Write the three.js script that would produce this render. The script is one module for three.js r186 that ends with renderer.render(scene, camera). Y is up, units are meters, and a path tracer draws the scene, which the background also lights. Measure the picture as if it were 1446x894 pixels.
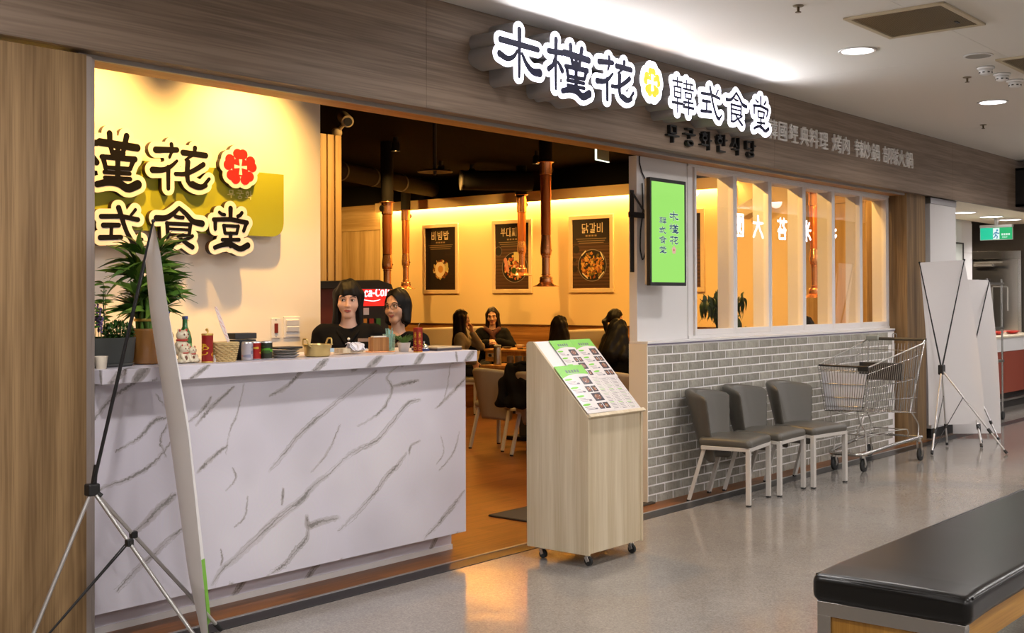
import * as THREE from 'three';
import { RoundedBoxGeometry } from 'three/addons/geometries/RoundedBoxGeometry.js';
import { mergeGeometries } from 'three/addons/utils/BufferGeometryUtils.js';
import { RectAreaLightUniformsLib } from 'three/addons/lights/RectAreaLightUniformsLib.js';

// ---------------------------------------------------------------- camera, exposure, large lights
const scene = new THREE.Scene();
scene.background = new THREE.Color(0x000000);
const renderer = new THREE.WebGLRenderer({ antialias: true });
renderer.toneMapping = THREE.LinearToneMapping;
renderer.toneMappingExposure = 1.0;
renderer.shadowMap.enabled = true;
RectAreaLightUniformsLib.init();

const camera = new THREE.PerspectiveCamera(2 * Math.atan(447 / 1667.82) * 180 / Math.PI, 1446 / 894, 0.1, 80);
{
  const rad = Math.PI / 180, yaw = 40.002 * rad, pitch = 0.52 * rad, roll = -0.191 * rad;
  const f = new THREE.Vector3(Math.cos(yaw) * Math.cos(pitch), Math.sin(pitch), -Math.sin(yaw) * Math.cos(pitch));
  const r = new THREE.Vector3(Math.sin(yaw), 0, Math.cos(yaw)), u = new THREE.Vector3().crossVectors(r, f);
  const r2 = r.clone().multiplyScalar(Math.cos(roll)).addScaledVector(u, Math.sin(roll));
  const u2 = u.clone().multiplyScalar(Math.cos(roll)).addScaledVector(r, -Math.sin(roll));
  camera.quaternion.setFromRotationMatrix(new THREE.Matrix4().makeBasis(r2, u2, f.clone().negate()));
  camera.position.set(0, 1.5, 4.4);
  camera.setViewOffset(1446, 894, 0, 40.34, 1446, 894);
}
scene.add(camera);

const WARM = new THREE.Color().setRGB(1, 0.54, 0.135), COOL = new THREE.Color().setRGB(1, 0.95, 0.93);
function spot(name, x, y, z, tx, ty, tz, color, cd, deg, pen = 0.8, size = 3) {
  const l = new THREE.SpotLight(color, cd, 0, deg * Math.PI / 180, pen, 2);
  l.name = name; l.position.set(x, y, z); l.target.position.set(tx, ty, tz);
  l.castShadow = true; l.shadow.radius = size; scene.add(l, l.target); return l;
}
function area(name, w, h, x, y, z, tx, ty, tz, color, nits) {
  const l = new THREE.RectAreaLight(color, nits, w, h);
  l.name = name; l.position.set(x, y, z); l.lookAt(tx, ty, tz); scene.add(l); return l;
}
const LIGHT = { down: 13.5, cove: 150, table: 10, wash: 11, sign: 16, letter: 14, tv: 1.6, stall: 7 };

// ---------------------------------------------------------------- naming and tagging
const taken = new Map();
function numbered(n) { const k = taken.get(n) ?? 0; taken.set(n, k + 1); return k ? n + '_' + String(k).padStart(3, '0') : n; }
function shade(o) { o.traverse((m) => { if (m.isMesh) { m.castShadow = true; m.receiveShadow = true; } }); return o; }
function part(name, g, m, parent, label) {
  const o = new THREE.Mesh(Array.isArray(g) ? merge(g) : g, m); o.name = name; o.castShadow = o.receiveShadow = true;
  if (label) o.userData.label = label;
  parent.add(o); return o;
}
function tag(o, label, category, group) { o.userData = { label, category }; if (group) o.userData.group = group; return o; }
function thing(name, label, category, pos = [0, 0, 0], turn = 0, group) {
  const o = new THREE.Group(); o.name = numbered(name); o.position.set(...pos); o.rotation.y = turn; scene.add(o);
  return tag(o, label, category, group);
}
function solo(name, g, m, label, category, group) {
  const o = part(numbered(name), g, m, scene); return tag(o, label, category, group);
}
function struct(name, g, m, label) {
  const o = part(name, g, m, scene); o.userData.kind = 'structure'; if (label) o.userData.label = label; return o;
}
function copy(o, pos, turn, label) {
  const c = o.clone(); c.name = numbered(o.name.replace(/_\d+$/, '')); c.position.set(...pos); if (turn !== undefined) c.rotation.y = turn;
  c.userData = { ...o.userData }; if (label) c.userData.label = label; scene.add(c); return c;
}

// ---------------------------------------------------------------- random numbers and noise
function rng(seed) { let s = seed | 0; return () => { s = (s + 0x6d2b79f5) | 0; let t = Math.imul(s ^ (s >>> 15), 1 | s); t = (t + Math.imul(t ^ (t >>> 7), 61 | t)) ^ t; return ((t ^ (t >>> 14)) >>> 0) / 4294967296; }; }
function hash2(x, y, s) { let h = Math.imul(x, 374761393) + Math.imul(y, 668265263) + Math.imul(s, 1274126177); h = Math.imul(h ^ (h >>> 13), 1274126177); return ((h ^ (h >>> 16)) >>> 0) / 4294967296; }
function pnoise(x, y, px, py, s) {   // value noise that repeats every px, py
  const x0 = Math.floor(x), y0 = Math.floor(y), fx = x - x0, fy = y - y0, u = fx * fx * (3 - 2 * fx), v = fy * fy * (3 - 2 * fy);
  const a = ((x0 % px) + px) % px, b = (a + 1) % px, c = ((y0 % py) + py) % py, d = (c + 1) % py;
  return (hash2(a, c, s) * (1 - u) + hash2(b, c, s) * u) * (1 - v) + (hash2(a, d, s) * (1 - u) + hash2(b, d, s) * u) * v;
}

// ---------------------------------------------------------------- geometry
const { PI, sin, cos, abs, min, max, hypot, sqrt, atan2, exp } = Math;
const V = (x, y, z) => new THREE.Vector3(x, y, z);
function clean(g) {
  g = g.index ? g.toNonIndexed() : g.clone();
  for (const k of Object.keys(g.attributes)) if (!['position', 'normal', 'uv'].includes(k)) g.deleteAttribute(k);
  if (!g.attributes.normal) g.computeVertexNormals();
  if (!g.attributes.uv) g.setAttribute('uv', new THREE.BufferAttribute(new Float32Array(g.attributes.position.count * 2), 2));
  g.clearGroups(); return g;
}
function merge(list) { return mergeGeometries(list.map(clean)); }
function metric(g, swap = false, s = 1) {   // uv in metres from the way each face points
  g = clean(g);
  const p = g.attributes.position, n = g.attributes.normal, uv = g.attributes.uv;
  for (let i = 0; i < p.count; i++) {
    const ax = abs(n.getX(i)), ay = abs(n.getY(i)), az = abs(n.getZ(i)), x = p.getX(i), y = p.getY(i), z = p.getZ(i);
    let u, v;
    if (ay >= ax && ay >= az) { u = x; v = z; } else if (ax >= az) { u = z; v = y; } else { u = x; v = y; }
    uv.setXY(i, (swap ? v : u) * s, (swap ? u : v) * s);
  }
  return g;
}
function ext(x0, x1, y0, y1, z0, z1, r = 0, seg = 2) {   // a box by its extents, r = rounded edge
  const w = x1 - x0, h = y1 - y0, d = z1 - z0, g = r ? new RoundedBoxGeometry(w, h, d, seg, r) : new THREE.BoxGeometry(w, h, d);
  g.translate((x0 + x1) / 2, (y0 + y1) / 2, (z0 + z1) / 2); return g;
}
const cyl = (r0, r1, h, x = 0, y = 0, z = 0, n = 20) => new THREE.CylinderGeometry(r1, r0, h, n).translate(x, y + h / 2, z);   // r0 below, base at y
const ball = (r, x = 0, y = 0, z = 0, n = 16) => new THREE.SphereGeometry(r, n, Math.ceil(n * 0.7)).translate(x, y, z);
const egg = (rx, ry, rz, x, y, z, n = 14) => new THREE.SphereGeometry(1, n, Math.ceil(n * 0.7)).scale(rx, ry, rz).translate(x, y, z);
function bar(a, b, r, n = 8, r2 = r) {   // a straight round bar between two points
  const A = V(...a), B = V(...b), d = B.clone().sub(A), g = new THREE.CylinderGeometry(r2, r, d.length(), n);
  g.translate(0, d.length() / 2, 0); g.applyQuaternion(new THREE.Quaternion().setFromUnitVectors(V(0, 1, 0), d.clone().normalize())); return g.translate(...a);
}
function plank(a, b, w, t) {   // a straight flat bar w wide, t thick
  const A = V(...a), B = V(...b), d = B.clone().sub(A), g = new THREE.BoxGeometry(w, d.length(), t);
  g.translate(0, d.length() / 2, 0); g.applyQuaternion(new THREE.Quaternion().setFromUnitVectors(V(0, 1, 0), d.clone().normalize())); return g.translate(...a);
}
function tube(pts, r, n = 8, seg = 0, closed = false) {
  const c = new THREE.CatmullRomCurve3(pts.map((p) => V(...p)), closed, 'catmullrom', 0.3);
  return new THREE.TubeGeometry(c, seg || pts.length * 6, r, n, closed);
}
const lathe = (prof, n = 32, x = 0, y = 0, z = 0) => new THREE.LatheGeometry(prof.map((p) => new THREE.Vector2(p[0], p[1])), n).translate(x, y, z);
function extrude(pts, depth, bevel = 0) {
  const s = pts[0] instanceof THREE.Shape ? pts : new THREE.Shape(pts.map((p) => new THREE.Vector2(p[0], p[1])));
  return new THREE.ExtrudeGeometry(s, { depth, bevelEnabled: bevel > 0, bevelSize: bevel, bevelThickness: bevel, bevelOffset: -bevel, bevelSegments: 2, curveSegments: 10 });
}
function sheet(fn, nu, nv, t = 0.001) {   // a thin curved sheet fn(u, v) with thickness t
  const P = [], N = [], T = [], I = [], at = (u, v) => V(...fn(u, v));
  for (const side of [0.5, -0.5]) for (let j = 0; j <= nv; j++) for (let i = 0; i <= nu; i++) {
    const u = i / nu, v = j / nv, e = 1e-3, n = at(min(u + e, 1), v).sub(at(max(u - e, 0), v)).cross(at(u, min(v + e, 1)).sub(at(u, max(v - e, 0)))).normalize(), p = at(u, v).addScaledVector(n, side * t);
    P.push(p.x, p.y, p.z); N.push(...(side > 0 ? [n.x, n.y, n.z] : [-n.x, -n.y, -n.z])); T.push(u, v);
  }
  const W = nu + 1, M = W * (nv + 1), quad = (a, b, c, d) => I.push(a, b, c, a, c, d);
  for (let j = 0; j < nv; j++) for (let i = 0; i < nu; i++) { const a = j * W + i; quad(a, a + 1, a + W + 1, a + W); quad(M + a, M + a + W, M + a + W + 1, M + a + 1); }
  for (let i = 0; i < nu; i++) { quad(i, M + i, M + i + 1, i + 1); const a = nv * W + i; quad(a, a + 1, M + a + 1, M + a); }
  for (let j = 0; j < nv; j++) { const a = j * W, b = a + nu; quad(a, a + W, M + a + W, M + a); quad(b, M + b, M + b + W, b + W); }
  const g = new THREE.BufferGeometry(); g.setIndex(I);
  g.setAttribute('position', new THREE.Float32BufferAttribute(P, 3)); g.setAttribute('normal', new THREE.Float32BufferAttribute(N, 3)); g.setAttribute('uv', new THREE.Float32BufferAttribute(T, 2));
  return g;
}

// ---------------------------------------------------------------- smooth bodies from distance fields (surface nets)
function sdfMesh(f, lo, hi, c) {
  const n = [0, 1, 2].map((i) => Math.ceil((hi[i] - lo[i]) / c) + 1), [nx, ny, nz] = n, F = new Float32Array(nx * ny * nz), id = new Int32Array(nx * ny * nz).fill(-1);
  const at = (i, j, k) => (k * ny + j) * nx + i;
  for (let k = 0; k < nz; k++) for (let j = 0; j < ny; j++) for (let i = 0; i < nx; i++) F[at(i, j, k)] = f(lo[0] + i * c, lo[1] + j * c, lo[2] + k * c);
  const P = [], N = [], I = [], E = [[0, 1], [2, 3], [4, 5], [6, 7], [0, 2], [1, 3], [4, 6], [5, 7], [0, 4], [1, 5], [2, 6], [3, 7]];
  for (let k = 0; k < nz - 1; k++) for (let j = 0; j < ny - 1; j++) for (let i = 0; i < nx - 1; i++) {
    const v = []; let m = 0;
    for (let q = 0; q < 8; q++) { const w = F[at(i + (q & 1), j + ((q >> 1) & 1), k + (q >> 2))]; v.push(w); if (w < 0) m++; }
    if (m === 0 || m === 8) continue;
    let x = 0, y = 0, z = 0, cnt = 0;
    for (const [a, b] of E) if ((v[a] < 0) !== (v[b] < 0)) {
      const t = v[a] / (v[a] - v[b]);
      x += (a & 1) + t * ((b & 1) - (a & 1)); y += ((a >> 1) & 1) + t * (((b >> 1) & 1) - ((a >> 1) & 1)); z += (a >> 2) + t * ((b >> 2) - (a >> 2)); cnt++;
    }
    id[at(i, j, k)] = P.length / 3;
    const px = lo[0] + (i + x / cnt) * c, py = lo[1] + (j + y / cnt) * c, pz = lo[2] + (k + z / cnt) * c, h = c * 0.4;
    P.push(px, py, pz);
    let gx = f(px + h, py, pz) - f(px - h, py, pz), gy = f(px, py + h, pz) - f(px, py - h, pz), gz = f(px, py, pz + h) - f(px, py, pz - h);
    const l = hypot(gx, gy, gz) || 1; N.push(gx / l, gy / l, gz / l);
  }
  const quad = (a, b, c2, d, flip) => { if (min(a, b, c2, d) < 0) return; flip ? I.push(a, c2, b, a, d, c2) : I.push(a, b, c2, a, c2, d); };
  for (let k = 1; k < nz - 1; k++) for (let j = 1; j < ny - 1; j++) for (let i = 1; i < nx - 1; i++) {
    const s = F[at(i, j, k)] < 0;
    if (s !== F[at(i + 1, j, k)] < 0) quad(id[at(i, j - 1, k - 1)], id[at(i, j, k - 1)], id[at(i, j, k)], id[at(i, j - 1, k)], !s);
    if (s !== F[at(i, j + 1, k)] < 0) quad(id[at(i - 1, j, k - 1)], id[at(i - 1, j, k)], id[at(i, j, k)], id[at(i, j, k - 1)], !s);
    if (s !== F[at(i, j, k + 1)] < 0) quad(id[at(i - 1, j - 1, k)], id[at(i, j - 1, k)], id[at(i, j, k)], id[at(i - 1, j, k)], !s);
  }
  const g = new THREE.BufferGeometry(); g.setIndex(I);
  g.setAttribute('position', new THREE.Float32BufferAttribute(P, 3)); g.setAttribute('normal', new THREE.Float32BufferAttribute(N, 3));
  g.setAttribute('uv', new THREE.Float32BufferAttribute(new Float32Array(P.length / 3 * 2), 2)); return g;
}
function cap(px, py, pz, a, b, ra, rb) {   // distance to a tapered capsule
  const bx = b[0] - a[0], by = b[1] - a[1], bz = b[2] - a[2], qx = px - a[0], qy = py - a[1], qz = pz - a[2];
  const t = max(0, min(1, (qx * bx + qy * by + qz * bz) / (bx * bx + by * by + bz * bz || 1)));
  return hypot(qx - bx * t, qy - by * t, qz - bz * t) - (ra + (rb - ra) * t);
}
function ell(px, py, pz, c, r) { const x = (px - c[0]) / r[0], y = (py - c[1]) / r[1], z = (pz - c[2]) / r[2], k = hypot(x, y, z); return (k - 1) * min(r[0], r[1], r[2]) * (k > 1 ? 1 : 1); }
function rbox(px, py, pz, h, r) { const x = abs(px) - h[0] + r, y = abs(py) - h[1] + r, z = abs(pz) - h[2] + r; return hypot(max(x, 0), max(y, 0), max(z, 0)) + min(max(x, y, z), 0) - r; }
function smin(a, b, k) { const h = max(k - abs(a - b), 0) / k; return min(a, b) - h * h * k * 0.25; }
const smax = (a, b, k) => -smin(-a, -b, k);

// ---------------------------------------------------------------- materials
function std(color, roughness = 0.6, metalness = 0, extra = {}) {
  const { emissive, ...rest } = extra;
  const m = new THREE.MeshPhysicalMaterial({ color: new THREE.Color().setRGB(...color), roughness, metalness, ...rest });
  if (emissive) m.emissive = new THREE.Color().setRGB(...emissive);
  return m;
}
function dataTex(w, h, fn, srgb = true) {
  const d = new Uint8Array(w * h * 4);
  for (let y = 0; y < h; y++) for (let x = 0; x < w; x++) { const c = fn(x / w, y / h, x, y), o = (y * w + x) * 4; d[o] = max(0, min(255, c[0])); d[o + 1] = max(0, min(255, c[1])); d[o + 2] = max(0, min(255, c[2])); d[o + 3] = 255; }
  const t = new THREE.DataTexture(d, w, h); t.wrapS = t.wrapT = THREE.RepeatWrapping; t.magFilter = THREE.LinearFilter; t.minFilter = THREE.LinearMipmapLinearFilter;
  if (srgb) t.colorSpace = THREE.SRGBColorSpace; t.needsUpdate = true; return t;
}
function canvasTex(w, h, draw) {
  const c = document.createElement('canvas'); c.width = w; c.height = h; draw(c.getContext('2d'), w, h);
  const t = new THREE.CanvasTexture(c); t.colorSpace = THREE.SRGBColorSpace; return t;
}
const mix3 = (a, b, t) => [a[0] + (b[0] - a[0]) * t, a[1] + (b[1] - a[1]) * t, a[2] + (b[2] - a[2]) * t];
function woodTex(dark, light, seed, size = 1.2, streak = 1) {   // grain along v; one repeat is `size` metres
  const t = dataTex(512, 512, (u, v) => {
    let a = 0.5 * pnoise(u * 14 + 0.6 * pnoise(u * 6, v * 2, 6, 2, seed + 9), v, 14, 1, seed) + 0.3 * pnoise(u * 48, v * 2, 48, 2, seed + 1) + 0.2 * pnoise(u * 170, v * 3, 170, 3, seed + 2);
    a += streak * 0.28 * (pnoise(u * 256, v * 7, 256, 7, seed + 3) - 0.5);
    return mix3(dark, light, max(0, min(1, (a - 0.22) * 1.7)));
  });
  t.repeat.set(1 / size, 1 / size); return t;
}
// ---------------------------------------------------------------- writing: every character is a set of brush strokes in a 100 x 100 box
// strokes are parted by ';', '@' gives the width at the start and at the end, '~' makes the stroke a smooth curve
const INK = {
  '木': '8 32 92 34@11,10;50 4 50 28 49 96@11,6;~45 46 38 58 24 66 6 60@5,12;~56 50 66 68 80 80 96 80@6,15',
  '槿': '2 32 33 30@9,9;19 8 18 40 18 97@9,5;~15 44 12 55 2 64@5,9;~23 48 28 54 33 62@5,9;38 28 97 31@11,11;~53 12 54 28 57 43@9,7;~80 13 77 28 74 43@9,7;57 43 75 43@7,7;41 52 93 51@7,9;43 52 47 70@8,7;91 52 86 68@8,6;47 69 86 68@6,6;66 36 66 90@8,8;45 77 85 76@6,6;46 86 86 85@6,6;~34 98 52 93 68 94 82 101 98 93@9,13',
  '花': '10 24 44 20@11,9;~35 10 36 22 32 36@7,5;54 24 92 25@10,10;~74 12 72 24 58 38@8,4;~44 42 34 54 22 62 5 64@5,11;30 56 30 98@8,7;~88 44 74 56 58 66 42 68@9,7;~62 42 61 66 64 84 82 92 98 72@10,6;~70 86 82 90 92 86@12,8',
  '韓': '4 14 46 13@7,7;25 3 25 27@7,6;9 29 42 28@6,6;10 29 12 58@6,6;42 28 40 58@6,6;11 43 41 43@5,5;12 58 40 58@6,6;2 74 50 73@9,9;25 58 25 99@6,6;54 15 96 13@6,6;68 4 66 28@6,5;88 10 86 28@5,5;52 29 99 29@7,7;60 39 90 39@6,6;61 39 62 54@6,6;90 39 88 54@6,6;62 54 88 54@6,6;54 66 97 65@7,7;~60 66 58 72 54 77@5,5;52 80 99 79@8,9;77 55 77 99@7,6',
  '式': '5 29 50 26 88 32@10,10;~44 6 50 26 60 58 74 86 84 94 97 80@12,7;~66 70 76 88 86 92@9,13;~82 8 78 14 72 22@7,6;10 50 44 48@11,10;28 50 27 76@8,8;3 80 49 77@11,10',
  '食': '~50 3 38 17 22 29 3 31@8,13;~50 3 64 16 80 34 99 38@8,14;~42 24 50 26 58 26@8,8;24 42 74 42@8,8;25 42 27 92@9,8;74 42 71 69@9,8;27 55 71 55@6,6;27 69 71 69@7,7;~25 93 38 92 52 84@8,7;~78 70 70 76 58 80@8,6;~46 70 60 84 78 97@6,11',
  '堂': '50 2 50 28@11,9;~20 13 26 17 34 18@7,7;~81 11 77 16 70 20@8,8;5 31 50 28 95 34@9,10;9 31 9 53@9,8;94 34 86 54@9,8;31 44 71 44@7,7;32 44 35 62@8,7;71 44 67 61@8,7;35 62 67 61@7,7;50 62 50 92@9,9;28 78 73 76@8,8;~8 97 28 90 50 88 76 98 97 89@9,13',
  '國': '8 8 92 8;8 8 8 95;92 8 92 95;8 95 92 95;22 28 80 28;28 42 50 42 50 58 28 58 28 42;24 74 54 70;58 18 66 58 80 80;78 50 60 76;70 16 78 22@6,6',
  '經': '28 5 12 24 30 26 10 48 36 46;32 36 38 52;22 48 22 72;8 64 6 78;22 62 24 76;36 60 40 72;46 12 96 12;56 20 50 32 58 42;72 20 66 32 74 42;90 20 84 32 92 42;48 56 94 56;70 56 70 92;42 94 99 94',
  '典': '24 14 78 14 78 66;24 14 24 66;42 4 42 66;60 4 60 66;24 40 78 40;4 68 97 68;32 74 12 96;68 74 90 96',
  '料': '26 4 26 96;8 14 16 30;46 12 36 30;4 42 50 42;24 46 6 74;28 46 48 68;60 14 70 26;58 38 70 48;54 68 99 62;84 4 84 98',
  '理': '4 14 40 14;4 46 40 46;2 84 42 78;22 14 22 82;50 10 92 10 92 50 50 50 50 10;50 30 92 30;71 10 71 92;48 70 94 70;42 93 99 93',
  '烤': '22 4 22 50 4 94;22 50 40 84;6 26 10 44;40 22 34 40;46 20 92 20;66 4 66 40;42 40 99 40;92 6 46 66;58 60 88 58;64 60 60 76 90 76 86 97 72 94',
  '肉': '8 20 8 97;8 20 92 20 92 92 80 96;50 4 48 22 24 50;50 22 74 46;50 46 26 78;50 54 76 76',
  '辣': '25 3 25 14;6 16 46 16;14 22 18 34;38 22 34 34;2 38 50 38;6 58 46 58;26 38 26 97;54 18 98 18;76 4 76 97;60 32 92 32 92 52 60 52 60 32;74 54 54 84;78 54 98 82',
  '炒': '20 4 20 50 4 94;20 50 38 84;5 26 9 44;38 22 32 40;68 4 68 56;52 22 46 46;84 20 94 42;94 46 76 78 46 96',
  '鍋': '22 4 3 32;22 4 42 26;10 38 36 38;6 56 40 56;22 38 22 90;10 66 14 80;34 64 30 80;2 94 42 88;56 8 88 8 88 40;56 8 56 40;48 42 97 42 97 94 86 96;48 42 48 97;72 20 72 38;60 58 84 58 84 78 60 78 60 58',
  '部': '28 3 28 14;6 18 52 18;16 26 20 40;44 24 38 40;2 46 56 46;12 60 46 60 46 92 12 92 12 60;66 10 66 98;66 10 92 10 78 42 94 64 76 76',
  '隊': '8 8 8 97;8 8 34 8 22 36 36 58 18 66;50 4 56 18;90 4 80 18;42 24 96 24;68 24 44 46;64 34 78 60 70 96 58 90;66 48 42 70;72 62 40 90;90 40 78 54;76 56 99 88',
  '火': '50 4 50 42 6 96;50 44 96 96;16 30 26 54;86 26 72 50',
  '米': '50 4 50 96;6 46 94 46;20 12 34 34;80 12 66 34;46 50 8 88;54 50 92 88',
  '苔': '6 16 94 16;32 4 32 30;68 4 68 30;46 30 16 56 84 54;70 42 92 62;22 66 78 66 78 95 22 95 22 66',
  '大': '6 34 94 34;50 4 48 40 6 96;52 40 94 96',
  '園': '8 6 92 6;8 6 8 96;92 6 92 96;8 96 92 96;26 22 74 22;50 14 50 34;20 34 80 34;32 44 68 44 68 58 32 58 32 44;48 60 24 82;50 62 50 86;52 62 78 82;70 64 60 70',
};
// Hangul syllables are composed from their letters, each in the unit square
const JAMO = {
  'ㄱ': '5 8 92 8 88 95', 'ㄴ': '10 5 10 90 95 90', 'ㄷ': '92 8 8 8 8 92 95 92', 'ㄹ': '8 5 92 5 92 48 8 48 8 95 95 95', 'ㅁ': '8 8 92 8 92 92 8 92 8 8',
  'ㅂ': '8 3 8 95 92 95 92 3;8 48 92 48', 'ㅅ': '50 3 46 45 4 97;50 40 96 97', 'ㅇ': '50 6 84 18 95 50 84 82 50 94 16 82 5 50 16 18 50 6', 'ㅈ': '6 8 94 8;52 10 46 50 4 97;50 46 96 97',
  'ㅎ': '35 0 65 0;5 22 95 22;50 38 82 46 92 68 82 90 50 98 18 90 8 68 18 46 50 38', 'ㅉ': '2 8 46 8;25 10 22 50 2 97;24 46 47 97;53 8 98 8;76 10 73 50 53 97;75 46 98 97',
  'ㅏ': '45 0 45 100;45 48 98 48', 'ㅐ': '25 0 25 100;75 0 75 100;25 48 75 48', 'ㅣ': '60 0 60 100', 'ㅜ': '0 30 100 30;50 30 50 100', 'ㅗ': '0 80 100 80;50 80 50 10',
};
const LEAD = 'ㄱㄲㄴㄷㄸㄹㅁㅂㅃㅅㅆㅇㅈㅉㅊㅋㅌㅍㅎ', VOWEL = 'ㅏㅐㅑㅒㅓㅔㅕㅖㅗㅘㅙㅚㅛㅜㅝㅞㅟㅠㅡㅢㅣ', TAIL = ' ㄱㄲㄳㄴㄵㄶㄷㄹㄺㄻㄼㄽㄾㄿㅀㅁㅂㅄㅅㅆㅇㅈㅊㅋㅌㅍㅎ';
function strokes(ch) {   // [{ p: [[x, y], ...], a, b }]: points and the widths at both ends
  const out = [], put = (text, x, y, w, h, width) => {
    for (let s of text.split(';')) {
      let [pts, ws] = s.split('@'); const smooth = pts[0] === '~'; if (smooth) pts = pts.slice(1);
      const n = pts.trim().split(/\s+/).map(Number), q = []; for (let i = 0; i < n.length; i += 2) q.push([x + n[i] * w / 100, y + n[i + 1] * h / 100]);
      const [a, b] = ws ? ws.split(',').map(Number) : [width, width];
      if (smooth) { const c = new THREE.CatmullRomCurve3(q.map((k) => V(k[0], k[1], 0))); out.push({ p: c.getPoints(14).map((k) => [k.x, k.y]), a, b }); } else out.push({ p: q, a, b });
    }
  };
  if (INK[ch]) { put(INK[ch], 0, 0, 100, 100, 8); return out; }
  const k = ch.charCodeAt(0) - 0xac00; if (k < 0) return out;
  const L = LEAD[Math.floor(k / 588)], v = VOWEL[Math.floor((k % 588) / 28)], t = TAIL[k % 28], tail = t !== ' ', H = tail ? 56 : 96, w = 9;
  if ('ㅏㅐㅣ'.includes(v)) { put(JAMO[L], 4, 6, 50, H - 8, w); put(JAMO[v], 58, 2, 40, H, w); }
  else if ('ㅜ'.includes(v)) { put(JAMO[L], 20, 4, 60, H * 0.46, w); put(JAMO[v], 2, H * 0.46, 96, H * 0.5, w); }
  else if (v === 'ㅘ') { put(JAMO[L], 8, 6, 48, H * 0.5, w); put(JAMO['ㅗ'], 2, H * 0.5, 62, H * 0.36, w); put(JAMO['ㅏ'], 64, 2, 34, H, w); }
  if (t === 'ㄺ') { put(JAMO['ㄹ'], 6, 66, 42, 32, 8); put(JAMO['ㄱ'], 54, 66, 38, 32, 8); } else if (tail) put(JAMO[t], 18, 66, 64, 32, w);
  return out;
}
function drawGlyph(ctx, ch, x, y, w, h, color, weight = 1) {   // the same strokes as print
  ctx.strokeStyle = color; ctx.lineCap = 'round'; ctx.lineJoin = 'round';
  for (const s of strokes(ch)) for (let i = 0; i + 1 < s.p.length; i++) {
    const t = i / max(1, s.p.length - 1); ctx.lineWidth = (s.a + (s.b - s.a) * t) * weight * min(w, h) / 100; ctx.beginPath();
    ctx.moveTo(x + s.p[i][0] * w / 100, y + s.p[i][1] * h / 100); ctx.lineTo(x + s.p[i + 1][0] * w / 100, y + s.p[i + 1][1] * h / 100); ctx.stroke();
  }
}
function drawText(ctx, text, x, y, w, h, gap, color, weight, down = false) { [...text].forEach((c, i) => { if (c !== ' ') drawGlyph(ctx, c, down ? x : x + i * (w + gap), down ? y + i * (h + gap) : y, w, h, color, weight); }); }

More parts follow.
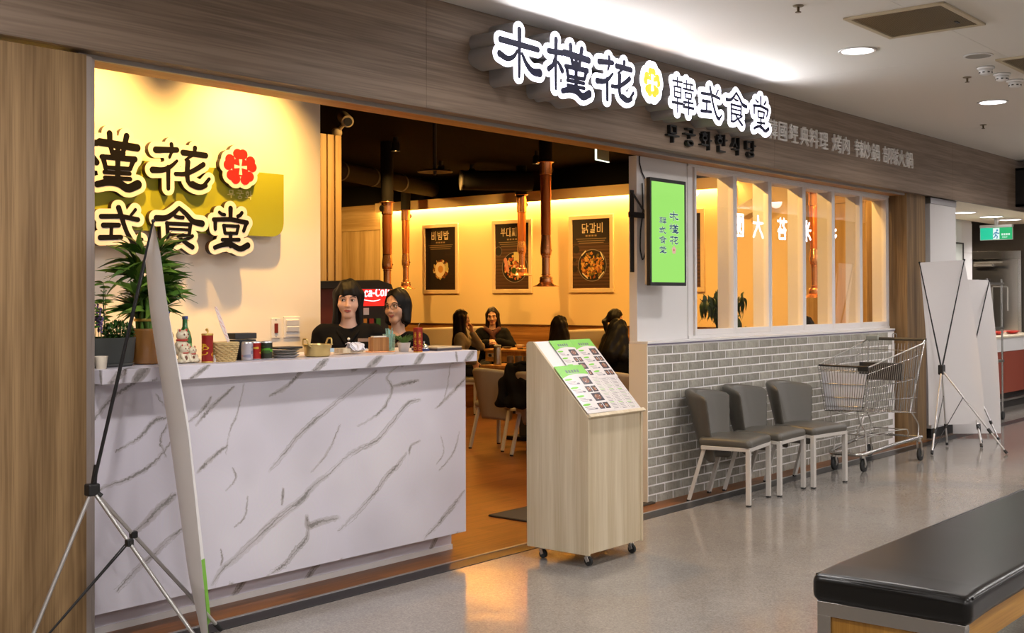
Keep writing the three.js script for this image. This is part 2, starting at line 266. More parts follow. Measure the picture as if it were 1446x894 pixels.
// outline of a field below zero as shapes with holes (marching squares)
function outline(f, lo, hi, c) {
  const nx = Math.ceil((hi[0] - lo[0]) / c) + 1, ny = Math.ceil((hi[1] - lo[1]) / c) + 1, F = new Float32Array(nx * ny);
  for (let j = 0; j < ny; j++) for (let i = 0; i < nx; i++) F[j * nx + i] = (i && j && i < nx - 1 && j < ny - 1) ? f(lo[0] + i * c, lo[1] + j * c) : 1;
  const next = new Map(), pos = new Map();
  const cross = (i, j, d) => {   // point on the edge that leaves (i, j) to the right (d = 0) or upwards (d = 1)
    const key = (j * nx + i) * 2 + d; if (!pos.has(key)) { const a = F[j * nx + i], b = F[(j + d) * nx + i + 1 - d], t = a / (a - b); pos.set(key, [lo[0] + (i + (d ? 0 : t)) * c, lo[1] + (j + (d ? t : 0)) * c]); } return key;
  };
  for (let j = 0; j < ny - 1; j++) for (let i = 0; i < nx - 1; i++) {
    const a = F[j * nx + i] < 0, b = F[j * nx + i + 1] < 0, d = F[(j + 1) * nx + i + 1] < 0, e = F[(j + 1) * nx + i] < 0, k = a | (b << 1) | (d << 2) | (e << 3);
    if (k === 0 || k === 15) continue;
    const B = () => cross(i, j, 0), R = () => cross(i + 1, j, 1), T = () => cross(i, j + 1, 0), L = () => cross(i, j, 1), go = (p, q) => next.set(p, q);
    switch (k) {   // the inside lies to the left
      case 1: go(B(), L()); break; case 2: go(R(), B()); break; case 3: go(R(), L()); break; case 4: go(T(), R()); break;
      case 5: go(B(), R()); go(T(), L()); break; case 6: go(T(), B()); break; case 7: go(T(), L()); break; case 8: go(L(), T()); break;
      case 9: go(B(), T()); break; case 10: go(L(), B()); go(R(), T()); break; case 11: go(R(), T()); break; case 12: go(L(), R()); break;
      case 13: go(B(), R()); break; case 14: go(L(), B()); break;
    }
  }
  const loops = [];
  while (next.size) {
    const start = next.keys().next().value; let k = start; const q = [];
    while (next.has(k)) { q.push(pos.get(k)); const n = next.get(k); next.delete(k); k = n; }
    if (q.length < 6) continue;
    const r = [q[0]];   // drop points that lie on a line
    for (let i = 1; i < q.length; i++) { const p = r[r.length - 1], m = q[i], n = q[(i + 1) % q.length], A = abs((m[0] - p[0]) * (n[1] - p[1]) - (m[1] - p[1]) * (n[0] - p[0])), l = hypot(n[0] - p[0], n[1] - p[1]); if (A > 0.035 * c * l || hypot(m[0] - p[0], m[1] - p[1]) > c * 6) r.push(m); }
    if (r.length > 3) loops.push(r);
  }
  const area2 = (q) => { let s = 0; q.forEach((p, i) => { const n = q[(i + 1) % q.length]; s += p[0] * n[1] - n[0] * p[1]; }); return s / 2; };
  const inside = (p, q) => { let c2 = false; for (let i = 0, j = q.length - 1; i < q.length; j = i++) if ((q[i][1] > p[1]) !== (q[j][1] > p[1]) && p[0] < (q[j][0] - q[i][0]) * (p[1] - q[i][1]) / (q[j][1] - q[i][1]) + q[i][0]) c2 = !c2; return c2; };
  const outer = loops.filter((q) => area2(q) > 0).map((q) => ({ q, s: new THREE.Shape(q.map((p) => new THREE.Vector2(p[0], p[1]))) }));
  const back = loops.filter((q) => area2(q) < 0); if (!outer.length) return [];
  for (const h of back) { const o = outer.filter((k) => inside(h[0], k.q)).sort((a, b) => area2(a.q) - area2(b.q))[0]; if (o) o.s.holes.push(new THREE.Path(h.map((p) => new THREE.Vector2(p[0], p[1])))); }
  return outer.map((o) => o.s);
}
function inkField(ch, w, h, weight = 1) {   // distance to the strokes, x from 0 to w, y up from 0 to h, in metres
  const k = min(w, h) / 200 * weight, segs = [];
  for (const s of strokes(ch)) for (let i = 0; i + 1 < s.p.length; i++) {
    const t0 = i / max(1, s.p.length - 1), t1 = (i + 1) / max(1, s.p.length - 1), q = s.p;
    segs.push([q[i][0] * w / 100, h - q[i][1] * h / 100, q[i + 1][0] * w / 100, h - q[i + 1][1] * h / 100, (s.a + (s.b - s.a) * t0) * k, (s.a + (s.b - s.a) * t1) * k]);
  }
  return (x, y) => { let d = 9; for (const [ax, ay, bx, by, ra, rb] of segs) { const ex = bx - ax, ey = by - ay, t = max(0, min(1, ((x - ax) * ex + (y - ay) * ey) / (ex * ex + ey * ey || 1))); d = min(d, hypot(x - ax - ex * t, y - ay - ey * t) - ra - (rb - ra) * t); } return d; };
}
function inkShapes(ch, w, h, grow = 0, weight = 1, res = 90) { const f = inkField(ch, w, h, weight), m = 0.12 * h + grow * 1.5; return outline((x, y) => f(x, y) - grow, [-m, -m], [w + m, h + m], h / res); }
// five-petal flower with notched petals
function flowerField(r) { return (x, y) => { let d = 9; for (let i = 0; i < 5; i++) { const a = PI / 2 + i * PI * 2 / 5, ux = cos(a), uy = sin(a), px = x * ux + y * uy, py = -x * uy + y * ux; d = min(d, hypot(px - r * 0.7, py - r * 0.16) - r * 0.27, hypot(px - r * 0.7, py + r * 0.16) - r * 0.27, hypot(max(abs(px - r * 0.34) - r * 0.22, 0), py) - r * 0.22); } d = min(d, hypot(x, y) - r * 0.5); {; } return d; }; }
function crossField(r) { return (x, y) => { const a = abs(x), b = abs(y); return max(min(max(a - r, b - r * 0.1 - a * 0.16), max(b - r, a - r * 0.1 - b * 0.16)), -9); }; }
// ---------------------------------------------------------------- shared materials
const woodLeft = woodTex([104, 78, 46], [156, 126, 86], 11, 1.1), woodGrey = woodTex([110, 93, 78], [156, 136, 118], 23, 1.3), woodPale = woodTex([196, 178, 146], [219, 205, 178], 41, 0.9, 0.8), woodWarm = woodTex([140, 92, 42], [186, 134, 76], 61, 0.9);
const M = {
  panelWood: std([1, 1, 1], 0.55, 0, { map: woodLeft }), fasciaWood: std([1, 1, 1], 0.5, 0, { map: woodGrey }), paleWood: std([1, 1, 1], 0.5, 0, { map: woodPale }), warmWood: std([1, 1, 1], 0.45, 0, { map: woodWarm }), slatWood: std([1, 1, 1], 0.5, 0, { map: woodTex([172, 142, 96], [208, 180, 134], 67, 0.9, 0.8) }),
  white: std([0.74, 0.72, 0.71], 0.5), whiteGloss: std([0.8, 0.79, 0.78], 0.3), cream: std([0.8, 0.72, 0.58], 0.75), plaster: std([0.83, 0.64, 0.34], 0.85), ceiling: std([0.74, 0.71, 0.66], 0.85),
  black: std([0.012, 0.012, 0.013], 0.45), blackMatt: std([0.008, 0.0075, 0.0075], 0.9, 0, { specularIntensity: 0.3 }), blackPaint: std([0.003, 0.0025, 0.002], 1, 0, { specularIntensity: 0.1 }), rubber: std([0.02, 0.02, 0.02], 0.7), soot: std([0.009, 0.008, 0.007], 0.8, 0, { specularIntensity: 0.3 }), dark: std([0.05, 0.045, 0.04], 0.6),
  alu: std([0.62, 0.61, 0.6], 0.38, 0.9), steel: std([0.6, 0.58, 0.55], 0.28, 1), chrome: std([0.72, 0.71, 0.7], 0.16, 1), brushed: std([0.5, 0.49, 0.47], 0.27, 1), brass: std([0.78, 0.55, 0.2], 0.3, 1), copper: std([0.95, 0.46, 0.22], 0.24, 0.85),
  cooper2: std([0.86, 0.28, 0.08], 0.32, 0.8), glass: std([1, 1, 1], 0, 0, { transmission: 1, thickness: 0, ior: 1.5 }), silver: std([0.7, 0.7, 0.7], 0.35, 0.7), paper: std([0.82, 0.81, 0.8], 0.7), tableWood: std([1, 1, 1], 0.4, 0, { map: woodTex([176, 120, 60], [214, 160, 92], 83, 0.8) }),
  red: std([0.55, 0.03, 0.02], 0.4), green: std([0.09, 0.3, 0.03], 0.5), gold: std([0.85, 0.6, 0.15], 0.35, 0.9), greyLeather: std([0.095, 0.087, 0.072], 0.34), seatBeige: std([0.36, 0.31, 0.24], 0.5), legPale: std([0.62, 0.585, 0.54], 0.4, 0.1),
};
// ---------------------------------------------------------------- floors
const vinyl = dataTex(1024, 1024, (u, v) => {
  const b = 0.6 * pnoise(u * 5, v * 5, 5, 5, 3) + 0.4 * pnoise(u * 17, v * 17, 17, 17, 4), s = pnoise(u * 240, v * 240, 240, 240, 5), q = pnoise(u * 420, v * 420, 420, 420, 6), k = (b - 0.5) * 12 + (s - 0.5) * 22 + (q > 0.8 ? 12 : q < 0.16 ? -14 : 0);
  return [140 + k, 134 + k, 127 + k * 0.95];
}); vinyl.repeat.set(1 / 1.6, 1 / 1.6);
const vinylWave = dataTex(256, 256, (u, v) => { const k = 255 * (0.7 * pnoise(u * 9, v * 9, 9, 9, 14) + 0.3 * pnoise(u * 23, v * 23, 23, 23, 15)); return [k, k, k]; }, false); vinylWave.repeat.set(1 / 1.9, 1 / 1.9);
const floorMat = std([1, 1, 1], 0.14, 0, { map: vinyl, bumpMap: vinylWave, bumpScale: 0.0012 });
struct('floor', metric(merge([ext(-6, 30, -0.1, 0, -0.06, 9), ext(12.36, 30, -0.1, 0, -4, -0.06)])), floorMat);
const plankTex = dataTex(1024, 1024, (u, v) => {   // wood-look vinyl, boards run along u
  const row = Math.floor(v * 8), uu = u + hash2(row, 3, 5), b = Math.floor(((uu % 1) + 1) % 1 * 2), t = hash2(row, b, 77) * 0.45 + 0.5 * pnoise(u * 5, v * 90, 5, 90, 20) + 0.25 * pnoise(u * 16, v * 300, 16, 300, 21);
  return mix3([92, 53, 20], [144, 89, 39], min(1, t));
}); plankTex.repeat.set(1 / 1.2, 1 / 1.2);
struct('floor_restaurant', metric(ext(1, 13.3, -0.1, 0, -11, -0.2)), std([1, 1, 1], 0.38, 0, { map: plankTex }));
struct('trim_1', ext(-3, 11.8, -0.1, 0.006, -0.2, -0.182), M.alu, 'pale metal edge between wooden floor and black strip');
struct('trim_2', ext(-3, 30, -0.1, 0.003, -0.182, -0.06), std([0.018, 0.018, 0.02], 0.3), 'black threshold strip along the shop front');
solo('floor_mat', [new RoundedBoxGeometry(1.15, 0.014, 0.62, 2, 0.006).translate(6.71, 0.007, -0.66)], std([0.05, 0.04, 0.028], 0.95), 'dark brown doormat on the wooden floor behind the menu stand', 'doormat');

// ---------------------------------------------------------------- corridor ceiling: large boards with thin joints
{
  const c = struct('ceiling', ext(-6, 30, 3.23, 3.33, -0.5, 9), M.ceiling);
  const xs = [-6, -2.4, 1.2, 4.8, 8.4, 12.0, 15.6, 19.2, 30], zs = [-0.2, 1.74, 3.6, 5.4, 9];
  for (let i = 0; i + 1 < xs.length; i++) for (let j = 0; j + 1 < zs.length; j++) part('ceiling_panel', ext(xs[i] + 0.0012, xs[i + 1] - 0.0012, 3.19, 3.23, zs[j] + 0.0012, zs[j + 1] - 0.0012), M.ceiling, c);
}
// walls that close the corridor behind and beside the camera
struct('wall_back', ext(-6, 30, 0, 3.19, 8.9, 9.0), M.white);
struct('wall_left', ext(-6.1, -6, 0, 3.19, -0.3, 9), M.white);
struct('wall_right', ext(29.9, 30, 0, 3.19, -4, 9), std([0.4, 0.36, 0.3], 0.7));

// ---------------------------------------------------------------- shop front: fascia boards, rail, wooden end panel
{
  const f = struct('wall_fascia', ext(-3, 30, 2.58, 3.3, -0.4, -0.235), M.dark), cuts = [-3, 1.05, 4.744, 8.86, 12.98, 17.1, 21.2, 30];
  for (let i = 0; i + 1 < cuts.length; i++) part('fascia_panel', metric(ext(cuts[i] + 0.0006, cuts[i + 1] - 0.0006, 2.567, 3.19, -0.236, -0.2, 0.002), true), M.fasciaWood, f);
  part('soffit_strip', metric(ext(-3, 12.36, 2.567, 2.58, -0.3, -0.236), true), M.fasciaWood, f);
  part('door_rail', ext(2.69, 11.9, 2.546, 2.62, -0.312, -0.29, 0.003), std([0.34, 0.31, 0.28], 0.45, 0.5), f, 'grey metal rail under the fascia');
  part('header', metric(ext(2.69, 11.9, 2.549, 2.62, -0.47, -0.312), true), M.warmWood, f);
}
struct('wall_end', metric(ext(-3, 2.69, 0, 2.548, -0.34, -0.225)), M.panelWood, 'tall panel of brown wood laminate left of the counter');
struct('trim_3', [ext(2.692, 2.726, 0, 2.548, -0.3, -0.24, 0.004), ext(2.726, 2.752, 0, 2.548, -0.4, -0.262, 0.004)], std([0.36, 0.31, 0.28], 0.4, 0.4), 'narrow metal jamb beside the wood panel');

// ---------------------------------------------------------------- restaurant shell
struct('wall_sign', ext(1, 5.09, 0, 3.25, -1.62, -1.5), std([0.86, 0.8, 0.7], 0.85), 'cream wall behind the counter');
struct('wall_side', ext(1, 1.1, 0, 3.3, -11, -0.34), M.cream);
struct('wall_rear', ext(1, 13.2, 0, 3.3, -11.1, -11), M.dark);
struct('ceiling_restaurant', ext(1, 13.3, 3.3, 3.4, -11.1, -0.4), M.blackPaint, 'black painted ceiling of the restaurant');
{
  const w = struct('wall_poster', ext(13.02, 13.2, 0, 3.3, -11, -0.5), M.soot, 'long warm-lit wall with framed posters');
  const zs = [-2.86, -9.2];
  part('plaster', ext(12.97, 13.02, 1.12, 2.9, zs[1], zs[0]), M.plaster, w);
  part('valance', ext(12.86, 12.875, 2.86, 3.005, zs[1], zs[0]), M.plaster, w, 'cream valance that hides the cove light');
  part('valance_top', ext(12.875, 13.02, 2.99, 3.005, zs[1], zs[0]), M.plaster, w);
  part('wainscot', metric(ext(12.93, 13.02, 0, 1.12, -10, zs[0]), true), M.warmWood, w, 'brown wood wainscot under the posters');
  part('wainscot_cap', ext(12.915, 13.02, 1.12, 1.135, -10, zs[0]), std([0.12, 0.05, 0.02], 0.5), w);
  part('recess', ext(12.99, 13.02, 0, 3.0, -2.86, -1.95), std([0.82, 0.66, 0.42], 0.85), w);
  for (const [a, b] of [[-11, -9.21], [-1.95, -0.6]]) { part('wood_panel', metric(ext(12.98, 13.02, 0, 2.595, a, b)), M.slatWood, w); part('wood_band', metric(ext(12.975, 13.02, 2.6, 3.0, a, b), true), M.slatWood, w); }
}
{ // cove light: the strip itself, hidden behind its valance, shines down on the wall
  const t = thing('cove_light', 'bright warm light strip along the top of the poster wall', 'light', [12.92, 2.93, -6.03]);
  part('light_strip', ext(-0.025, 0.025, 0, 0.02, -3.15, 3.15), std([1, 0.8, 0.4], 0.5, 0, { emissive: [9, 5.2, 1.7] }), t);
  area('cove_light', 0.05, 6.3, 12.92, 2.925, -6.03, 12.925, 0, -6.03, WARM, LIGHT.cove).rotation.set(-PI / 2, 0, 0);
}
{ // slatted screen behind the counter
  const w = struct('partition_slats', metric(ext(5.2, 6.63, 0, 2.85, -3.13, -3.08)), M.slatWood, 'screen of upright wooden battens behind the drinks machine');
  for (let i = 0; i < 10; i++) part('slat', metric(ext(6.548 - i * 0.082, 6.616 - i * 0.082, 0, 2.86, -3.08, -3.0, 0.004)), M.slatWood, w);
}
// ---------------------------------------------------------------- window wall right of the entrance
{
  const w = struct('wall_brick', ext(7.232, 11.8, 0, 1.165, -0.54, -0.388), std([0.88, 0.86, 0.85], 0.8), 'low wall faced with pale grey bricks');
  part('end_board', ext(7.226, 7.234, 0, 1.165, -0.541, -0.382), M.cream, w, 'cream board on the end of the brick wall');
  part('ledge', ext(7.228, 11.8, 1.165, 1.183, -0.54, -0.376, 0.003), M.white, w, 'white ledge on the bricks');
  part('edge_strip', ext(7.24, 11.8, 1.157, 1.165, -0.389, -0.378), std([0.16, 0.14, 0.22], 0.6), w);
  const mats = [], R = rng(5), tex = dataTex(128, 64, (u, v) => { const k = 34 * (pnoise(u * 4, v * 2, 4, 2, 31) - 0.5) + 26 * (pnoise(u * 20, v * 12, 20, 12, 32) - 0.5) + 14 * (pnoise(u * 60, v * 30, 60, 30, 33) - 0.5); return [196 + k, 192 + k, 182 + k]; });
  for (let i = 0; i < 7; i++) { const g = 0.6 + 0.03 * i; mats.push(std([g * 0.85, g * 0.84, g * 0.8], 0.8, 0, { map: tex, bumpMap: tex, bumpScale: 0.001 })); }
  const L = 0.2255, H = 0.0681, shapes = [0, 1, 2].map((k) => metric(new RoundedBoxGeometry(L - 0.013, H - 0.0105, 0.016, 1, 0.0025), false, 3 + k)), half = metric(new RoundedBoxGeometry(L / 2 - 0.0105, H - 0.0105, 0.016, 1, 0.0025), false, 3), all = [];
  for (let r = 0; r < 17; r++) for (let c = 0; c < 22; c++) {
    const odd = r % 2, short = !odd && c === 0, x = odd ? 7.24 + (c + 0.5) * L : short ? 7.24 + L / 4 : 7.24 + c * L, y = 1.15 - (r + 0.5) * H;
    if (x + L / 2 > 11.8) continue;
    all.push([x, y, -0.3932 + R() * 0.0016, short ? half : shapes[Math.floor(R() * 3)], Math.floor(R() * 7)]);
  }
  all.sort((a, b) => a[0] - b[0]);
  for (const [x, y, z, g, m] of all.slice(0, 296)) part('brick', g, mats[m], w).position.set(x, y, z);
  const rest = part('far_bricks', merge(all.slice(296).map(([x, y, z, g]) => g.clone().translate(x, y, z))), mats[3], w); rest.userData.kind = 'stuff';
  struct('wall_entrance', ext(7.232, 7.93, 1.183, 2.55, -0.54, -0.47, 0.003), M.white, 'white wall panel that carries the screen');
  // window: an outer frame, mullions in two steps and six panes
  const f = struct('window_1', [ext(7.93, 11.83, 2.5, 2.552, -0.62, -0.5), ext(7.93, 11.83, 1.183, 1.235, -0.62, -0.5)], M.white, 'long white window of six tall panes');
  part('window_frame', [ext(7.93, 8.0, 1.19, 2.55, -0.54, -0.462, 0.003), ext(11.82, 11.86, 1.19, 2.55, -0.54, -0.462, 0.003), ext(7.93, 11.86, 1.183, 1.205, -0.54, -0.455, 0.003), ext(7.93, 11.86, 2.53, 2.552, -0.54, -0.455, 0.003)], M.white, f);
  const X = [8.071, 8.712, 9.319, 9.973, 10.584, 11.216, 11.86], inset = 0.062;
  for (let i = 0; i < 6; i++) {
    const a = X[i], b = X[i + 1] - inset;
    const sash = part('sash', [ext(a - 0.029, a, 1.205, 2.53, -0.515, -0.467, 0.003), ext(b, b + 0.03, 1.205, 2.53, -0.515, -0.467, 0.003), ext(a, b, 1.205, 1.252, -0.515, -0.467, 0.003), ext(a, b, 2.505, 2.53, -0.515, -0.467, 0.003)], M.white, f);
    part('mullion', ext(b + 0.004, X[i + 1] - 0.004, 1.235, 2.5, -0.62, -0.516), M.white, f);
    part('pane', ext(a - 0.005, b + 0.005, 1.25, 2.507, -0.495, -0.491), M.glass, sash);
  }
}
// column between the window and the white panel
struct('column_wood', metric(merge([ext(11.86, 12.36, 0, 2.567, -0.7, -0.27, 0.002), ext(11.855, 11.862, 0, 2.567, -0.7, -0.272)])), M.panelWood, 'broad brown wood column right of the windows');
struct('trim_4', ext(12.36, 12.5, 0, 2.567, -0.7, -0.34), M.black, 'dark gap beside the wood column');
struct('wall_panel', [ext(12.5, 13.27, 0.1, 2.5, -0.7, -0.27, 0.004)], M.white, 'white panel wall right of the wood column');
struct('trim_5', ext(12.5, 13.27, 2.5, 2.567, -0.7, -0.262, 0.003), M.alu, 'shiny metal head above the white panel');
struct('baseboard_1', ext(12.5, 13.27, 0, 0.1, -0.7, -0.275), M.black);
// food stall beyond: soffit, tiled side wall, dark wall with a steel door
struct('ceiling_soffit', ext(13.27, 30, 2.567, 2.62, -1.32, -0.236), M.cream, 'cream soffit with round lights over the food stall');
{
  const w = struct('wall_tile', ext(13.27, 16.9, 0, 2.567, -1.45, -1.33), M.white, 'white tiled wall of the food stall');
  for (let i = 0; i < 4; i++) for (let j = 0; j < 6; j++) part('tile', ext(15.3 + i * 0.4 + 0.002, 15.7 + i * 0.4 - 0.002, 0.02 + j * 0.42, 0.436 + j * 0.42, -1.33, -1.322, 0.001), M.whiteGloss, w);
}
struct('wall_stall', ext(18.0, 18.1, 0, 3.3, -4, -0.3), std([0.075, 0.062, 0.05], 0.6), 'dark wall above the steel door');
struct('wall_stall_back', ext(13.2, 30, 0, 3.3, -4.1, -4), M.dark);
struct('ceiling_stall', ext(13.2, 30, 3.3, 3.4, -4.1, -0.4), M.dark);
{
  const d = struct('door_1', ext(17.9, 18.0, 0, 2.17, -1.78, -0.98), M.steel, 'brushed steel door and frame in the food stall');
  part('door_frame', [ext(17.86, 17.92, 2.06, 2.175, -1.8, -0.95, 0.004), ext(17.86, 17.92, 0, 2.06, -1.8, -1.72, 0.004), ext(17.86, 17.92, 0, 2.06, -1.0, -0.95, 0.004)], M.brushed, d);
  part('door_closer', [ext(17.83, 17.9, 1.95, 1.99, -1.62, -1.35, 0.005), ext(17.81, 17.83, 2.0, 2.02, -1.6, -1.2)], M.silver, d);
  part('door_panel', [ext(17.885, 17.9, 1.3, 1.66, -1.38, -1.365), ext(17.885, 17.9, 1.3, 1.66, -1.16, -1.145), ext(17.885, 17.9, 1.645, 1.66, -1.38, -1.145)], M.silver, d);
}
// ---------------------------------------------------------------- corridor lamps
{
  const lens = std([1, 1, 1], 0.4, 0, { emissive: [5.2, 5.0, 5.2] });
  let first;
  for (const z of [1.03, 4.4, 7.2]) for (const x of [-0.7, 2.1, 4.9, 7.7, 10.5, 13.3, 16.1, 18.9, 23, 27]) {
    if (z > 7 && x > 20) continue;
    if ((x === 7.7 || x === 10.5) && z === 1.03) {
      const label = x < 8 ? 'round white ceiling downlight beside the square vent' : 'round white ceiling downlight farther along, beyond the smoke detectors';
      if (!first) {
        first = thing('downlight', label, 'light', [x, 3.19, z], 0, 'round downlights in the corridor ceiling');
        part('trim_ring', lathe([[0.104, 0], [0.128, 0], [0.128, -0.006], [0.12, -0.009], [0.106, -0.006], [0.104, 0]], 40), M.whiteGloss, first);
        part('lamp_lens', cyl(0.106, 0.106, 0.004, 0, -0.006, 0, 40), lens, first);
      } else copy(first, [x, 3.19, z], 0, label);
    } else if (!(z === 1.03 && x > 4 && x < 12)) {
      const d = first ? copy(first, [x, 3.19, z], 0, 'round white ceiling downlight of the rows beyond the picture') : null;
      if (!d) { const o = thing('downlight', 'round white ceiling downlight of the rows beyond the picture', 'light', [x, 3.19, z], 0, 'round downlights in the corridor ceiling'); part('trim_ring', lathe([[0.104, 0], [0.128, 0], [0.128, -0.006], [0.12, -0.009], [0.106, -0.006], [0.104, 0]], 40), M.whiteGloss, o); part('lamp_lens', cyl(0.106, 0.106, 0.004, 0, -0.006, 0, 40), lens, o); }
    }
    spot('downlight', x, 3.175, z, x, 0, z, COOL, LIGHT.down * (z > 2 ? (x < 3 ? 1.0 : 0.8) : x < 3 ? 1.45 : 0.95), z > 2 ? 87 : 82, z > 2 ? 0.25 : 0.9, 5);
  }
}
// three small lights in the stall soffit
{
  const lens = std([1, 1, 1], 0.4, 0, { emissive: [5, 4.6, 4.6] }); let a;
  [[15.04, 'first'], [16.07, 'middle'], [16.87, 'last']].forEach(([x, which]) => {
    const label = `round soffit light over the food stall, the ${which} of three from the white panel`;
    if (!a) { a = thing('soffit_light', label, 'light', [x, 2.567, -0.79], 0, 'soffit lights of the food stall'); part('trim_ring', lathe([[0.14, 0], [0.16, 0], [0.16, -0.006], [0.14, -0.008], [0.14, 0]], 32), M.whiteGloss, a); part('lamp_lens', cyl(0.142, 0.142, 0.004, 0, -0.005, 0, 32), lens, a); } else copy(a, [x, 2.567, -0.79], 0, label);
    spot('soffit_light', x, 2.555, -0.79, x, 0, -0.79, COOL, LIGHT.stall, 66, 0.8, 4);
  });
  spot('stall_lamp', 16.8, 2.9, -2.2, 17.2, 1.0, -1.2, new THREE.Color().setRGB(1, 0.75, 0.5), 9, 50, 0.8, 4);
}
// ---------------------------------------------------------------- restaurant spots on the black ceiling
{
  let a; const bulb = std([1, 0.8, 0.5], 0.4, 0, { emissive: [9, 5, 1.6] });
  const put = (x, z, tx, ty, tz, cd, deg, label) => {
    if (!a) {
      a = thing('ceiling_spotlight', label, 'light', [x, 3.3, z], 0, 'warm spotlights under the black ceiling');
      part('mount', cyl(0.03, 0.03, 0.06, 0, -0.06, 0, 12), M.black, a); part('can', lathe([[0.0, -0.06], [0.045, -0.06], [0.05, -0.16], [0.046, -0.16], [0.042, -0.08], [0, -0.08]], 20), M.black, a); part('bulb', ball(0.026, 0, -0.13, 0, 12), bulb, a);
    } else copy(a, [x, 3.3, z], 0, label);
    spot('ceiling_spotlight', x, 3.12, z, tx, ty, tz, WARM, cd, deg, 0.7, 2);
  };
  put(11.6, -3.2, 11.6, 0, -3.2, LIGHT.table, 62, 'small warm spotlight glowing under the black ceiling, right of the tall copper hood');
  put(11.8, -6.2, 11.8, 0, -6.2, LIGHT.table, 62, 'small warm spotlight on the black ceiling deep in the restaurant');
  put(9.6, -2.1, 9.6, 0, -2.1, LIGHT.table, 62, 'small warm spotlight on the black ceiling behind the window wall');
  put(9.2, -5.0, 9.2, 0, -5.0, LIGHT.table, 62, 'small warm spotlight on the black ceiling above the middle tables');
  put(7.2, -2.6, 7.2, 0, -2.6, LIGHT.table, 62, 'small warm spotlight on the black ceiling beyond the entrance');
  put(7.0, -6.5, 7.0, 0, -6.5, LIGHT.table, 62, 'small warm spotlight on the black ceiling over the rear aisle');
  put(11.4, -1.4, 11.4, 0, -1.4, LIGHT.table * 0.8, 62, 'small warm spotlight on the black ceiling at the window end');
  put(3.4, -0.85, 3.35, 1.95, -1.5, LIGHT.sign, 48, 'warm spotlight above the left end of the wall sign');
  put(4.45, -0.9, 4.42, 1.95, -1.5, LIGHT.sign, 48, 'warm spotlight above the red flower of the wall sign');
  for (const [z, where] of [[-3.0, 'beside the fourth poster'], [-4.6, 'facing the third poster'], [-6.2, 'facing the second poster'], [-7.8, 'facing the first poster']]) put(11.2, z, 12.97, 1.55, z - 0.15, LIGHT.wash, 50, `small warm spotlight washing the orange wall, ${where}`);
  put(11.3, -0.95, 12.95, 1.6, -1.5, LIGHT.wash, 55, 'small warm spotlight washing the wood panels behind the windows');
  put(8.2, -1.5, 10.2, 1.6, -0.6, LIGHT.table * 2.2, 58, 'small warm spotlight beside the entrance that lights the window posts');
  put(6.9, -2.1, 6.3, 1.7, -3.0, LIGHT.table, 55, 'small warm spotlight in front of the batten screen');
  put(11.4, -9.3, 12.98, 1.6, -9.8, LIGHT.wash, 55, 'small warm spotlight before the far wood panel');
  put(6.15, -0.95, 5.9, 0.3, -0.7, LIGHT.sign * 0.7, 55, 'warm spotlight above the entrance aisle');
}
// ---------------------------------------------------------------- the lit shop sign: deep channel letters
{
  const can = std([0.3, 0.285, 0.28], 0.5), face = std([0.9, 0.9, 0.95], 0.4, 0, { emissive: [3.4, 3.3, 3.9] }), navy = std([0.006, 0.01, 0.06], 0.4);
  const word = ['leftmost large', 'second large', 'third large'], small = ['first small', 'second small', 'third small', 'last small'];
  [['木', 5.078, 5.566, 2.749, 3.127], ['槿', 5.55, 6.059, 2.726, 3.145], ['花', 6.034, 6.553, 2.731, 3.127], ['韓', 6.93, 7.314, 2.755, 3.087], ['式', 7.311, 7.713, 2.756, 3.086], ['食', 7.672, 8.081, 2.762, 3.09], ['堂', 8.08, 8.44, 2.756, 3.103]].forEach(([ch, x0, x1, y0, y1], i) => {
    const g = 0.034, w = x1 - x0 - 2 * g - (i < 3 ? 0.012 : 0.03), h = y1 - y0 - 2 * g - 0.012;
    const t = thing('lit_sign_letter', i < 3 ? `${word[i]} glowing white letter with dark strokes on the fascia` : `${small[i - 3]} glowing white letter right of the orange flower on the fascia`, 'sign letter', [x0 + g + (i < 3 ? 0.006 : 0.015), y0 + g + 0.006, -0.2], 0, 'glowing letters of the shop sign');
    const fat = inkShapes(ch, w, h, g, 1, 80);
    part('letter_can', extrude(fat, 0.19), can, t);
    part('letter_face', extrude(fat, 0.006).translate(0, 0, 0.19), face, t);
    part('letter_stroke', extrude(inkShapes(ch, w, h, 0, i < 3 ? 1.2 : 0.92, 110), 0.003).translate(0, 0, 0.196), navy, t);
    area('lit_sign_letter', w * 0.9, h * 0.9, (x0 + x1) / 2, (y0 + y1) / 2, 0.012, (x0 + x1) / 2, (y0 + y1) / 2, 5, new THREE.Color().setRGB(0.96, 0.96, 1), LIGHT.letter);
  });
  const t = thing('lit_sign_flower', 'glowing orange five-petal flower with white cross in the shop sign', 'sign', [6.729, 2.959, -0.2]);
  const r = 0.104, F = flowerField(r), fat = outline((x, y) => F(x, y * 0.93) - 0.036, [-0.2, -0.2], [0.2, 0.2], 0.004);
  part('letter_can', extrude(fat, 0.19), can, t); part('letter_face', extrude(fat, 0.006).translate(0, 0, 0.19), face, t);
  part('petals', extrude(outline(F, [-0.16, -0.16], [0.16, 0.16], 0.003), 0.003).translate(0, 0, 0.196), std([0.9, 0.4, 0.03], 0.4, 0, { emissive: [1.5, 0.62, 0.03] }), t, 'glowing orange petals');
  part('cross', extrude(outline(crossField(0.055), [-0.1, -0.1], [0.1, 0.1], 0.003), 0.003).translate(0, 0, 0.199), face, t);
  area('lit_sign_flower', 0.2, 0.22, 6.729, 2.959, 0.012, 6.729, 2.959, 5, new THREE.Color().setRGB(1, 0.72, 0.6), LIGHT.letter * 0.7);
}
